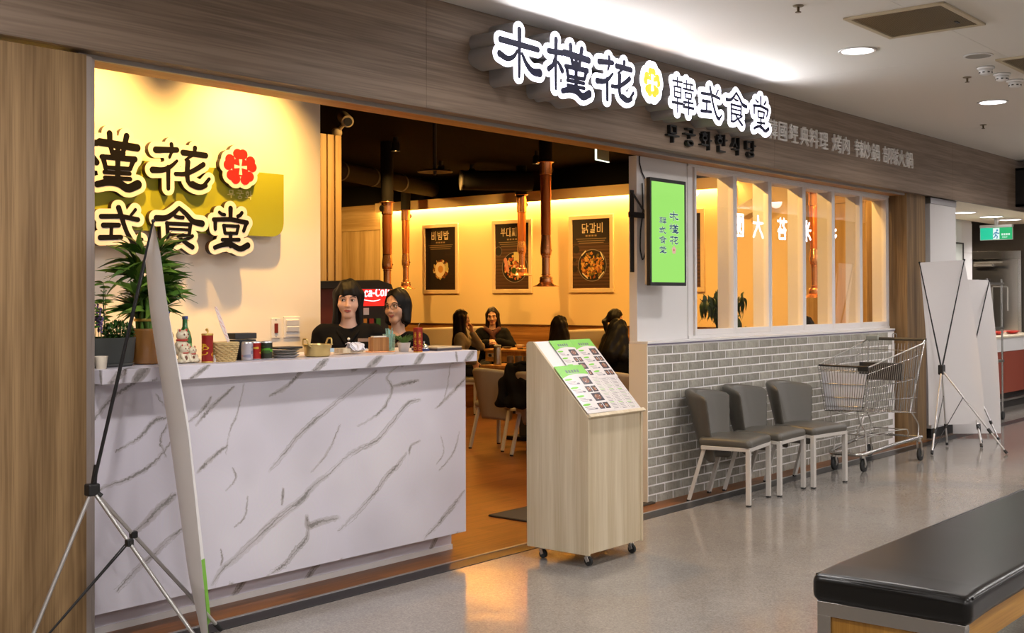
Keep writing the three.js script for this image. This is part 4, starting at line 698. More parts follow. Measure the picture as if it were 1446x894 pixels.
{
  const R = rng(21), t = thing('tissue_pile', 'crumpled white tissues in a small tray on the counter', 'tissues', [4.4, CT, -0.42]);
  part('tray', ext(-0.1, 0.05, 0.008, 0.034, -0.06, 0.02, 0.004), M.paleWood, t);
  part('tissues', merge([0, 1, 2, 3, 4, 5].map((i) => sheet((u, v) => [(u - 0.5) * 0.085 + 0.012 * sin(v * 9 + i), 0.02 + 0.045 * (0.5 + 0.5 * sin(u * 7 + i * 1.7 + v * 3)) * (1 - 0.3 * v), (v - 0.5) * 0.05 + 0.01 * cos(u * 8 + i) + i * 0.004], 10, 8, 0.002).rotateY((R() - 0.5) * 1.2))), std([0.82, 0.8, 0.86], 0.8), t);
}
{
  const t = thing('wooden_box', 'plain brown wooden napkin box on a copper plate', 'box', [4.62, CT, -0.46], -0.3);
  part('box_body', metric(ext(-0.05, 0.05, 0.007, 0.085, -0.03, 0.03, 0.002)), M.warmWood, t); part('base_plate', new RoundedBoxGeometry(0.15, 0.007, 0.075, 2, 0.003).translate(0.01, 0.0035, 0), M.copper, t); part('napkins', ext(-0.04, 0.04, 0.085, 0.092, -0.02, 0.02, 0.002), M.paper, t);
}
{
  const t = thing('grass_pot', 'white square pot with green grass on the counter', 'plant pot', [4.76, CT, -0.4]), R = rng(9), g = [];
  part('pot', lathe([[0, 0], [0.028, 0], [0.038, 0.052], [0.035, 0.052], [0.026, 0.046], [0, 0.045]], 4).rotateY(PI / 4), M.white, t);
  for (let i = 0; i < 70; i++) g.push(leaf(0.045 + R() * 0.03, 0.004, 0.3 + R() * 0.4).rotateX(-1.2 + (R() - 0.5) * 0.5).rotateY(R() * 7).translate((R() - 0.5) * 0.034, 0.046, (R() - 0.5) * 0.034));
  part('grass_blades', merge(g), std([0.1, 0.24, 0.04], 0.5), t).userData.kind = 'stuff';
  const c = thing('glass_cup', 'glass cup full of pale teal sticks behind the white pot', 'cup', [4.74, CT, -0.5]), st = [];
  part('cup_body', lathe([[0, 0], [0.03, 0], [0.033, 0.005], [0.037, 0.1], [0.035, 0.1], [0.031, 0.008], [0, 0.006]], 28), std([0.75, 0.9, 0.86], 0.08, 0, { transmission: 0.85, thickness: 0 }), c);
  for (let i = 0; i < 26; i++) { const a = R() * 7, r = R() * 0.02; st.push(bar([cos(a) * r * 0.6, 0.008, sin(a) * r * 0.6], [cos(a) * r * 1.4, 0.11 + R() * 0.025, sin(a) * r * 1.4], 0.0026, 6)); }
  part('sticks', merge(st), std([0.3, 0.55, 0.52], 0.5), c).userData.kind = 'stuff';
}
{
  const t = thing('red_packet_box', 'tall red box with yellow writing next to the bell', 'box', [4.762, CT, -0.29], 0.15), tex = printBox(6, '#8a120c', (c, W, H) => { drawText(c, '米木', 26, 40, 62, 66, 12, '#d8b428', 1.4, true); c.strokeStyle = '#d8b428'; c.lineWidth = 5; c.beginPath(); c.ellipse(60, 216, 34, 14, 0, 0, 7); c.stroke(); c.fillStyle = '#c89020'; c.fillRect(0, 246, W, 10); });
  part('box_body', new THREE.BoxGeometry(0.046, 0.136, 0.03).translate(0, 0.068, 0), std([1, 1, 1], 0.4, 0, { map: tex }), t); part('box_flap', [ext(-0.024, 0.024, 0.134, 0.138, -0.016, 0.016)], M.red, t); part('twig', tube([[0.012, 0.13, -0.008], [0.02, 0.15, -0.01], [0.034, 0.165, -0.01]], 0.002, 6), std([0.3, 0.18, 0.06], 0.6), t);
  const b = thing('counter_bell', 'shiny chrome bell on a blue base beside the red box', 'bell', [4.885, CT, -0.36]);
  part('bell_dome', lathe([[0.026, 0.014], [0.0275, 0.016], [0.024, 0.03], [0.013, 0.04], [0, 0.042]], 28), M.chrome, b); part('bell_button', [cyl(0.003, 0.003, 0.012, 0, 0.04, 0, 10), ball(0.005, 0, 0.053, 0, 10)], M.chrome, b); part('bell_base', cyl(0.03, 0.027, 0.014, 0, 0, 0, 28), std([0.02, 0.03, 0.12], 0.4), b);
  const w = thing('menu_folder', 'closed dark menu folder with pale wooden edge at the right end of the counter', 'menu', [5.03, CT, -0.4], 0.05);
  part('cover', ext(-0.11, 0.11, 0, 0.014, -0.1, 0.1, 0.002), std([0.06, 0.05, 0.06], 0.5), w); part('board', metric(ext(-0.11, 0.11, 0.014, 0.022, -0.1, 0.1, 0.002), true), M.paleWood, w);
}
{
  const s = thing('white_tub', 'small white tub beside the wood panel on the counter', 'tub', [2.785, CT, -0.27]); part('tub_body', lathe([[0, 0], [0.022, 0], [0.028, 0.052], [0.03, 0.056], [0.027, 0.056], [0.02, 0.004], [0, 0.004]], 24), M.cream, s); part('tub_lid', lathe([[0, 0.05], [0.0265, 0.05], [0.0265, 0.053], [0, 0.053]], 24), M.cream, s);
}
// switches on the cream wall
{
  const a = thing('red_switch', 'narrow white switch plate with a dark red rocker on the cream wall', 'switch', [4.719, 1.32, -1.5]);
  part('plate', ext(-0.035, 0.035, -0.063, 0.063, 0, 0.009, 0.003), M.whiteGloss, a); part('rocker', ext(-0.013, 0.013, -0.03, 0.03, 0.008, 0.016, 0.002), std([0.18, 0.02, 0.012], 0.4), a, 'dark red rocker'); part('screws', [ball(0.004, 0, 0.052, 0.008, 8), ball(0.004, 0, -0.052, 0.008, 8)], M.dark, a);
  const b = thing('double_switch', 'wide white switch plate with two rockers right of the red switch', 'switch', [4.847, 1.324, -1.5]);
  part('plate', ext(-0.066, 0.066, -0.067, 0.067, 0, 0.009, 0.003), M.whiteGloss, b); for (const y of [-0.012, 0.03]) part('rocker', new RoundedBoxGeometry(0.1, 0.034, 0.014, 2, 0.003).rotateX(0.18).translate(0, y, 0.013), M.whiteGloss, b); part('label_slot', ext(-0.05, 0.05, -0.058, -0.04, 0.008, 0.011), M.white, b);
}
// ---------------------------------------------------------------- menu stand on castors
function menuPage(seed, header, cols) {
  return canvasTex(512, 720, (c, W, H) => {
    const R = rng(seed); c.fillStyle = '#d9d2cf'; c.fillRect(0, 0, W, H);
    if (header) { c.fillStyle = '#76c43a'; c.beginPath(); c.moveTo(0, 0); c.lineTo(W, 0); c.lineTo(W, 150); c.quadraticCurveTo(W * 0.45, 100, 0, 190); c.fill(); c.fillStyle = '#5b665c'; for (let i = 0; i < 5; i++) c.fillRect(140 + i * 52, 66 + R() * 8, 34, 40); c.fillStyle = '#a9b3a4'; c.fillRect(150, 118, 200, 8); }
    if (cols) { for (let k = 0; k < 3; k++) { c.fillStyle = '#7cc244'; c.fillRect(24 + k * 162, 30 + k * 26, 90, 12); for (let i = 0; i < 22; i++) { c.fillStyle = R() < 0.25 ? '#a8b79a' : '#8d8a88'; const y = 70 + k * 12 + i * 28; if (i % 9 === 8) { c.fillStyle = '#7cc244'; c.fillRect(24 + k * 162, y, 84, 12); } else { c.fillRect(24 + k * 162, y, 70 + R() * 40, 9); c.fillRect(148 + k * 162, y, 14, 9); } } } } else for (let i = 0; i < 4; i++) {
      const y = 200 + i * 128; c.fillStyle = '#6fbf35'; c.beginPath(); c.ellipse(90, y + 10, 74, 15, -0.06, 0, 7); c.fill(); c.fillStyle = '#8a8686'; for (let k = 0; k < 3; k++) c.fillRect(30 + k * 12, y + 40 + k * 20, 110 + R() * 70, 8); c.fillStyle = '#6b6a72'; c.fillRect(190, y + 66, 50, 22);
      const pic = (x, yy, w, h) => { c.fillStyle = '#2a2430'; c.fillRect(x, yy, w, h); c.fillStyle = '#7c4a38'; c.beginPath(); c.ellipse(x + w / 2, yy + h / 2, w * 0.34, h * 0.34, 0, 0, 7); c.fill(); for (let q = 0; q < 16; q++) { c.fillStyle = ['#c9a06a', '#a34a30', '#d8cfc0', '#55602e'][q % 4]; c.beginPath(); c.arc(x + w * (0.25 + R() * 0.5), yy + h * (0.25 + R() * 0.5), 5, 0, 7); c.fill(); } };
      if (i % 2 === 0) pic(300, y - 20, 170, 120); else { pic(280, y, 92, 90); pic(386, y, 92, 90); }
    }
  });
}
{
  const t = thing('menu_stand', 'pale wooden menu stand with sloping top on black castors in the entrance', 'stand', [5.3, 0, 0.06]);
  const prof = [[0, 0.07], [0, 1.235], [0.012, 1.25], [0.05, 1.25], [0.44, 0.838], [0.44, 0.07]], side = metric(extrude(prof, 0.018).rotateY(-PI / 2), false);
  part('side_panel', side.clone().translate(0.018, 0, 0), M.paleWood, t); part('side_panel', side.clone().translate(0.545, 0, 0), M.paleWood, t);
  part('front_panel', metric(ext(0.018, 0.527, 0.075, 0.83, 0.412, 0.432)), M.paleWood, t); part('back_panel', metric(ext(0.018, 0.527, 0.075, 1.24, 0.004, 0.02)), M.paleWood, t); part('bottom_board', metric(ext(0.018, 0.527, 0.072, 0.09, 0.02, 0.41)), M.paleWood, t);
  const ang = atan2(0.412, 0.39), slope = 0.567, along = new THREE.Matrix4().makeRotationX(ang).setPosition(0, 1.25, 0.05);   // local z runs down the slope
  part('top_board', metric(ext(0.018, 0.527, -0.014, 0.0, 0, slope)).applyMatrix4(along), M.white, t, 'white sloping board'); part('lip', metric(ext(0.006, 0.556, 0, 0.014, slope - 0.012, slope + 0.01, 0.002)).applyMatrix4(along), M.paleWood, t);
  for (const [x, z] of [[0.06, 0.06], [0.49, 0.06], [0.06, 0.385], [0.49, 0.385]]) {
    const c = part('castor', [ext(x - 0.02, x + 0.02, 0.066, 0.07, z - 0.02, z + 0.02), cyl(0.008, 0.01, 0.02, x, 0.048, z, 10), plank([x - 0.013, 0.052, z], [x - 0.014, 0.024, z + 0.014], 0.003, 0.024), plank([x + 0.013, 0.052, z], [x + 0.014, 0.024, z + 0.014], 0.003, 0.024)], M.steel, t);
    part('wheel', new THREE.CylinderGeometry(0.024, 0.024, 0.018, 24).rotateZ(PI / 2).translate(x, 0.024, z + 0.012), M.rubber, c);
  }
  const put = (tex, x0, x1, s0, s1, lift, label) => {
    const g = sheet((u, v) => { const p = V(x0 + u * (x1 - x0), lift + 0.001, s0 + (1 - v) * (s1 - s0)).applyMatrix4(along); return [5.3 + p.x, p.y, 0.06 + p.z]; }, 1, 1, 0.0012);
    return solo('menu_sheet', g, std([1, 1, 1], 0.22, 0, { map: tex, clearcoat: 0.4 }), label, 'menu', 'laminated menus on the menu stand');
  };
  put(menuPage(31, true, false), 0.135, 0.335, 0.004, 0.3, 0.006, 'laminated green and white menu page at the upper left of the menu stand'); put(menuPage(32, true, false), 0.337, 0.54, 0.002, 0.31, 0.006, 'laminated green and white menu page at the upper right of the menu stand');
  put(menuPage(33, true, false), 0.006, 0.27, 0.2, 0.55, 0.009, 'laminated menu page with green header at the lower left of the menu stand'); put(menuPage(34, false, true), 0.272, 0.535, 0.27, 0.552, 0.004, 'laminated menu page of plain text columns at the lower right of the menu stand');
}
// ---------------------------------------------------------------- banner stands
const bannerBack = std([0.92, 0.9, 0.9], 0.85, 0, { transmission: 0.28, thickness: 0 }), bannerGreen = std([0.2, 0.5, 0.05], 0.5);
function lerpTable(h, H, A) { for (let i = 0; i + 1 < H.length; i++) if (h <= H[i] && h >= H[i + 1]) return A[i] + (A[i + 1] - A[i]) * (H[i] - h) / (H[i] - H[i + 1]); return h > H[0] ? A[0] : A[A.length - 1]; }
{ // near stand, its sheet seen almost edge-on
  const t = thing('banner_stand', 'folding banner stand beside the wood panel, white sheet seen edge-on', 'banner');
  const dir = V(3.233, 0, -4.507).normalize(), side = V(-dir.z, 0, dir.x), H = [1.815, 1.69, 1.44, 0.95, 0.33, 0.05], E = [-0.234, -0.206, -0.171, -0.09, -0.025, 0], B = [-0.236, -0.268, -0.246, -0.171, -0.09, -0.03];
  const surf = (off) => (u, v) => { const h = 0.05 + v * 1.765, e = lerpTable(h, H, E), b = lerpTable(h, H, B), rho = 4.92 + u * 0.6, k = rho / 5.25, o = (e + (b - e) * 4 * u * (1 - u)) * k + off; return [dir.x * rho + side.x * o, h, 4.4 + dir.z * rho + side.z * o]; };
  part('banner_sheet', sheet(surf(0), 14, 40, 0.0015), bannerBack, t); part('banner_print', sheet((u, v) => surf(0.0022)(u, v * 0.16), 14, 10, 0.0008), bannerGreen, t, 'green printed band at the foot of the sheet');
  const hub = [2.596, 0.726, -0.02], nearTop = surf(0)(0, 1), farTop = surf(0)(1, 1), nearFoot = [2.9, 0.012, 0.4], farFoot = [3.243, 0.012, -0.041], rear = [2.285, 0.012, -0.06];
  part('upper_arm', bar(hub, nearTop, 0.0075, 10, 0.0042), M.black, t); part('upper_arm', bar(hub, farTop, 0.0075, 10, 0.0042), M.black, t);
  part('front_leg', bar(hub, nearFoot, 0.0085, 12), M.alu, t); part('front_leg', bar(hub, farFoot, 0.0085, 12), M.alu, t); part('rear_leg', bar(hub, rear, 0.0085, 12), M.alu, t);
  part('hub', [new RoundedBoxGeometry(0.052, 0.05, 0.044, 2, 0.008).translate(...hub), bar([hub[0] + 0.004, hub[1], hub[2]], [hub[0] + 0.015, hub[1] + 0.1, hub[2] + 0.004], 0.013, 12, 0.009), bar(hub, [hub[0] + 0.03, hub[1] - 0.03, hub[2] + 0.02], 0.012, 10)], M.black, t);
  const on = (a, b, k) => [a[0] + (b[0] - a[0]) * k, a[1] + (b[1] - a[1]) * k, a[2] + (b[2] - a[2]) * k];
  for (const f of [nearFoot, farFoot]) { const j = on(hub, f, 0.3); part('clamp', new RoundedBoxGeometry(0.03, 0.03, 0.028, 2, 0.006).translate(...j), M.black, t); part('brace_rod', bar(j, on(hub, rear, 0.93), 0.0035, 8), M.black, t); part('rubber_foot', bar(on(hub, f, 0.955), f, 0.012, 12), M.black, t); }
  part('rubber_foot', bar(on(hub, rear, 0.955), rear, 0.012, 12), M.black, t);
  part('corner_hook', [ball(0.008, ...nearTop, 10), ball(0.008, ...farTop, 10)], M.black, t);
}
function bannerStand(label, tl, tr, bl, br, hub, feet, sag) {
  const t = thing('banner_stand', label, 'banner', [0, 0, 0], 0, 'banner stands by the wood column'), L = (a, b, k) => a.map((q, i) => q + (b[i] - q) * k);
  const n = V(...tr).sub(V(...tl)).cross(V(0, 1, 0)).normalize();
  part('banner_sheet', sheet((u, v) => { const p = L(L(bl, br, u), L(tl, tr, u), v), s = sag * sin(PI * v) * (u - 0.5) ** 2 * 4 + 0.02 * sin(PI * v); return [p[0] + n.x * s, p[1], p[2] + n.z * s]; }, 12, 24, 0.0015), bannerBack, t);
  for (const p of [tl, tr]) { part('upper_arm', bar(hub, p, 0.0085, 10, 0.005), M.black, t); part('corner_hook', ball(0.011, ...p, 10), M.black, t); }
  part('hub', [new RoundedBoxGeometry(0.085, 0.1, 0.05, 2, 0.012).translate(...hub)], M.black, t);
  for (const f of feet) { part('leg', bar(hub, f, 0.009, 12), M.alu, t); part('clamp', bar(L(hub, f, 0.72), L(hub, f, 0.77), 0.016, 10), M.black, t); part('rubber_foot', bar(L(hub, f, 0.965), f, 0.014, 10), M.black, t); }
  part('brace_rod', bar(L(hub, feet[1], 0.34), L(hub, feet[0], 0.97), 0.004, 8), M.black, t); part('brace_rod', bar(L(hub, feet[2], 0.34), L(hub, feet[0], 0.97), 0.004, 8), M.black, t);
  return t;
}
bannerStand('grey-backed banner stand on thin legs in front of the white panel wall', [11.85, 1.852, -0.14], [12.2, 1.88, 0.19], [11.92, 0.2, -0.08], [12.29, 0.215, 0.36], [11.82, 0.775, 0.09], [[11.157, 0.012, 0.234], [11.648, 0.012, 0.769], [11.93, 0.012, 0.1]], 0.03);
bannerStand('second grey banner stand, lower and half hidden behind the first', [12.66, 1.7, -0.2], [13.06, 1.682, 0.16], [12.8, 0.03, -0.15], [13.15, 0.03, 0.24], [12.7, 0.7, 0.05], [[12.35, 0.012, 0.3], [11.99, 0.012, 0.42], [12.7, 0.012, 0.36]], 0.03);

// ---------------------------------------------------------------- waiting chairs
const chairBack = (() => {
  const f = (x, y, z) => { const h = (y - 0.36) / 0.44, hw = 0.19 + 0.072 * max(-0.1, min(1.1, h)), xs = x * 0.26 / hw; return rbox(xs, y - 0.56 + 0.6 * x * x, z + 0.385 + 0.125 * h - 3.0 * x * x, [0.26, 0.258, 0.04], 0.036) * 0.5; };
  return sdfMesh(f, [-0.32, 0.28, -0.58], [0.32, 0.86, -0.08], 0.011);
})();
const chairSeat = (() => { const f = (x, y, z) => rbox(x * 0.245 / (0.235 + 0.02 * (z + 0.36) / 0.4), y - 0.452 + 0.02 * (z + 0.18) * (z + 0.18) / 0.04 * 0.3 + 0.3 * x * x * 0.3, z + 0.165, [0.245, 0.036, 0.205], 0.033); return sdfMesh(f, [-0.28, 0.39, -0.4], [0.28, 0.51, 0.07], 0.011); })();
function paddedChair(name, label, seatMat, legMat, group) {
  const t = thing(name, label, 'chair', [0, 0, 0], 0, group), sq = (a, b, w) => plank(a, b, w, w);
  part('backrest', chairBack, seatMat, t); part('seat', chairSeat, seatMat, t);
  part('seat_frame', [ext(-0.245, 0.245, 0.392, 0.42, 0.0, 0.034, 0.004), ext(-0.245, -0.213, 0.392, 0.42, -0.34, 0.03, 0.004), ext(0.213, 0.245, 0.392, 0.42, -0.34, 0.03, 0.004), ext(-0.22, 0.22, 0.392, 0.42, -0.34, -0.315, 0.004)], legMat, t);
  for (const s of [-1, 1]) {
    const a = part('leg', ext(s * 0.232 - 0.017, s * 0.232 + 0.017, 0.01, 0.41, 0, 0.034, 0.004), legMat, t); part('leg_cap', cyl(0.019, 0.019, 0.012, s * 0.232, 0, 0.017, 12), M.rubber, a);
    const b = part('leg', sq([s * 0.2, 0.41, -0.325], [s * 0.212, 0.012, -0.445], 0.026), legMat, t); part('leg_cap', cyl(0.017, 0.017, 0.013, s * 0.212, 0, -0.446, 12), M.rubber, b);
  }
  return t;
}
{
  const c = paddedChair('waiting_chair', 'grey leather chair at the brick wall, nearest to the menu stand', M.greyLeather, M.legPale, 'waiting chairs along the brick wall');
  c.position.set(7.816, 0, 0.182); c.rotation.y = 0.18;
  copy(c, [8.35, 0, 0.178], 0.073, 'grey leather chair at the brick wall, in the middle of three'); copy(c, [8.867, 0, 0.248], -0.116, 'grey leather chair at the brick wall, next to the shopping cart');
}
// ---------------------------------------------------------------- shopping cart
{
  const t = thing('shopping_cart', 'wire shopping cart with white paper on its front, by the brick wall', 'cart');
  const L = (a, b, k) => a.map((q, i) => q + (b[i] - q) * k), wire = (a, b, r = 0.0028) => bar(a, b, r, 6);
  const FTL = [9.62, 0.912, -0.19], FTR = [9.62, 0.905, 0.268], FBL = [9.66, 0.515, -0.145], FBR = [9.66, 0.525, 0.19], RTL = [10.66, 1.075, -0.235], RTR = [10.66, 1.075, 0.335], RBL = [10.6, 0.47, -0.21], RBR = [10.6, 0.45, 0.295];
  const grid = (a, b, c, d, n, rows) => { const g = []; for (let i = 0; i <= n; i++) g.push(wire(L(a, b, i / n), L(c, d, i / n))); for (const k of rows) g.push(wire(L(a, c, k), L(b, d, k), 0.0036)); return g; };
  part('front_grid', grid(FTL, FTR, FBL, FBR, 18, [0.1, 0.4, 0.7, 0.9, 1]), M.brushed, t); part('side_grid', grid(FTR, RTR, FBR, RBR, 26, [0.16, 0.5, 0.78, 1]), M.brushed, t); part('side_grid', grid(FTL, RTL, FBL, RBL, 26, [0.16, 0.5, 0.78, 1]), M.chrome, t);
  part('rear_gate', grid(RTL, RTR, RBL, RBR, 18, [0.1, 0.5, 1]), M.brushed, t); part('basket_floor', grid(FBL, FBR, RBL, RBR, 12, [0, 0.12, 0.25, 0.38, 0.5, 0.62, 0.75, 0.88, 1]), M.brushed, t);
  part('rim', [bar(FTL, FTR, 0.007, 8), bar(FTR, RTR, 0.0065, 8), bar(FTL, RTL, 0.0065, 8)], M.steel, t); part('front_bumper', [bar(L(FTL, FTR, 0.02), L(FTL, FTR, 0.85), 0.009, 8)], M.black, t);
  part('corner_clip', [new RoundedBoxGeometry(0.03, 0.045, 0.1, 2, 0.008).translate(9.625, 0.895, 0.222)], M.black, t);
  part('front_paper', sheet((u, v) => { const p = L(L(FBL, FBR, 0.03 + u * 0.95), L(FTL, FTR, 0.03 + u * 0.95), 0.03 + v * 0.82); return [p[0] + 0.009, p[1], p[2]]; }, 4, 4, 0.002), std([0.86, 0.85, 0.9], 0.6, 0, { transmission: 0.3, thickness: 0 }), t, 'white paper behind the front wires');
  const handle = part('handle', [bar([10.76, 1.112, -0.2], [10.76, 1.112, 0.335], 0.0145, 14)], std([0.07, 0.06, 0.045], 0.4), t); part('coin_lock', [new RoundedBoxGeometry(0.05, 0.05, 0.12, 3, 0.014).translate(10.75, 1.118, -0.17)], std([0.34, 0.35, 0.3], 0.5), handle, 'grey green coin lock'); part('hook', tube([[10.76, 1.11, 0.02], [10.75, 1.155, 0.022], [10.75, 1.165, 0.04], [10.75, 1.155, 0.058], [10.76, 1.11, 0.06]], 0.004, 6), M.chrome, handle);
  part('handle_arm', [bar([10.76, 1.112, 0.325], [10.6, 0.443, 0.24], 0.009, 10), bar([10.76, 1.112, 0.325], [10.66, 1.075, 0.335], 0.008, 8)], M.chrome, t); part('handle_arm', [bar([10.76, 1.112, -0.215], [10.6, 0.443, -0.17], 0.009, 10), bar([10.76, 1.112, -0.215], RTL, 0.008, 8)], M.chrome, t);
  part('child_flap', ext(10.44, 10.452, 0.745, 0.905, -0.17, 0.235, 0.004), std([0.025, 0.022, 0.02], 0.6), t, 'dark plastic child seat flap');
  part('chassis', [tube([[10.76, 0.215, 0.285], [10.2, 0.19, 0.24], [9.74, 0.158, 0.2], [9.655, 0.152, 0.16], [9.64, 0.152, 0.02], [9.645, 0.152, -0.06], [9.72, 0.158, -0.12], [10.2, 0.19, -0.16], [10.76, 0.215, -0.2]], 0.016, 10, 80), bar([10.76, 0.215, 0.285], [10.76, 0.215, -0.2], 0.01, 8)], M.brushed, t);
  part('uprights', [tube([[9.76, 0.16, 0.19], [9.78, 0.34, 0.17], [9.72, 0.42, 0.15], [9.7, 0.52, 0.14]], 0.007, 8), tube([[9.76, 0.16, -0.11], [9.78, 0.34, -0.11], [9.72, 0.42, -0.11], [9.7, 0.52, -0.11]], 0.007, 8), tube([[10.72, 0.215, 0.27], [10.74, 0.33, 0.265], [10.62, 0.45, 0.25]], 0.007, 8), tube([[10.72, 0.215, -0.19], [10.74, 0.33, -0.19], [10.62, 0.45, -0.18]], 0.007, 8), bar([10.3, 0.19, -0.15], [10.56, 0.47, -0.15], 0.012, 8)], M.steel, t);
  part('lower_rack', [tube([[9.8, 0.25, -0.1], [9.85, 0.3, -0.1], [10.62, 0.29, -0.12], [10.65, 0.25, -0.12]], 0.005, 6), tube([[9.8, 0.25, 0.16], [9.85, 0.3, 0.16], [10.62, 0.29, 0.2], [10.65, 0.22, 0.2]], 0.005, 6), bar([9.85, 0.3, -0.1], [9.85, 0.3, 0.16], 0.005, 6), bar([10.62, 0.29, -0.12], [10.62, 0.29, 0.2], 0.005, 6), bar([9.86, 0.25, 0.03], [10.6, 0.24, 0.03], 0.004, 6)], M.steel, t); part('floor_grid', tube([[9.7, 0.52, -0.1], [9.95, 0.46, -0.08], [10.15, 0.46, 0.1], [10.35, 0.5, 0.12]], 0.006, 6), M.steel, t);
  for (const [x, z, y] of [[9.705, 0.176, 0.145], [9.675, -0.075, 0.145], [10.706, 0.285, 0.2], [10.706, -0.2, 0.2]]) {
    const c = part('castor', [cyl(0.02, 0.02, 0.03, x, y - 0.025, z, 12), plank([x, y - 0.02, z - 0.02], [x + 0.025, 0.055, z - 0.02], 0.03, 0.004), plank([x, y - 0.02, z + 0.02], [x + 0.025, 0.055, z + 0.02], 0.03, 0.004)], M.steel, t);
    part('wheel', lathe([[0, -0.014], [0.03, -0.014], [0.056, -0.012], [0.058, 0], [0.056, 0.012], [0.03, 0.014], [0, 0.014]], 28).rotateX(PI / 2).translate(x + 0.025, 0.058, z), M.rubber, c); part('wheel_hub', new THREE.CylinderGeometry(0.02, 0.02, 0.032, 16).rotateX(PI / 2).translate(x + 0.025, 0.058, z), M.steel, c);
  }
}
// ---------------------------------------------------------------- bench in the foreground
{
  const t = thing('bench', 'long black padded bench with steel frame and yellow wood, in the foreground', 'bench'), yw = std([1, 1, 1], 0.45, 0, { map: woodTex([150, 104, 36], [190, 140, 62], 91, 0.8, 0.7) }), hide = std([0.008, 0.0075, 0.007], 0.3, 0, { specularIntensity: 0.7 });
  const cush = sdfMesh((x, y, z) => { const ex = max(0, 0.16 - (x - 4.06)) / 0.16; return rbox(x - 7.06, y - 0.432 - 0.006 * sin(min(1, (x - 4.06) / 0.3) * 1.57) + 0.004 * ex, z - 2.72, [3.0, 0.05 + 0.006 * cos((z - 2.72) / 0.29 * 1.5), 0.292], 0.03); }, [4.02, 0.36, 2.4], [5.2, 0.52, 3.04], 0.012);
  part('cushion', merge([cush, new RoundedBoxGeometry(4.9, 0.1, 0.584, 3, 0.03).translate(7.62, 0.432, 2.72)]), hide, t);
  part('piping', [tube([[4.075, 0.47, 2.47], [4.068, 0.468, 2.72], [4.075, 0.47, 2.97]], 0.006, 8, 30), tube([[4.1, 0.47, 3.004], [5.4, 0.474, 3.006], [10.0, 0.474, 3.006]], 0.006, 8, 30), tube([[4.1, 0.47, 2.436], [5.4, 0.474, 2.434], [10.0, 0.474, 2.434]], 0.006, 8, 30)], hide, t);
  part('steel_frame', [ext(4.07, 4.112, 0.33, 0.382, 2.45, 2.99, 0.002), ext(4.07, 4.112, 0, 0.332, 2.45, 2.502, 0.002), ext(4.07, 4.112, 0, 0.332, 2.938, 2.99, 0.002), ext(9.96, 10.0, 0, 0.382, 2.45, 2.502, 0.002), ext(9.96, 10.0, 0, 0.382, 2.938, 2.99, 0.002)], M.brushed, t);
  part('end_panel', metric(ext(4.083, 4.1, 0.02, 0.332, 2.5, 2.94)), yw, t, 'yellow wooden end panel'); part('apron', metric(ext(4.112, 9.96, 0.285, 0.382, 2.955, 2.985), true), yw, t, 'yellow wooden side rail'); part('apron', metric(ext(4.112, 9.96, 0.285, 0.382, 2.455, 2.485), true), yw, t, 'yellow wooden side rail');
  part('base_board', metric(ext(4.112, 9.96, 0.37, 0.384, 2.46, 2.98), true), M.dark, t);
}
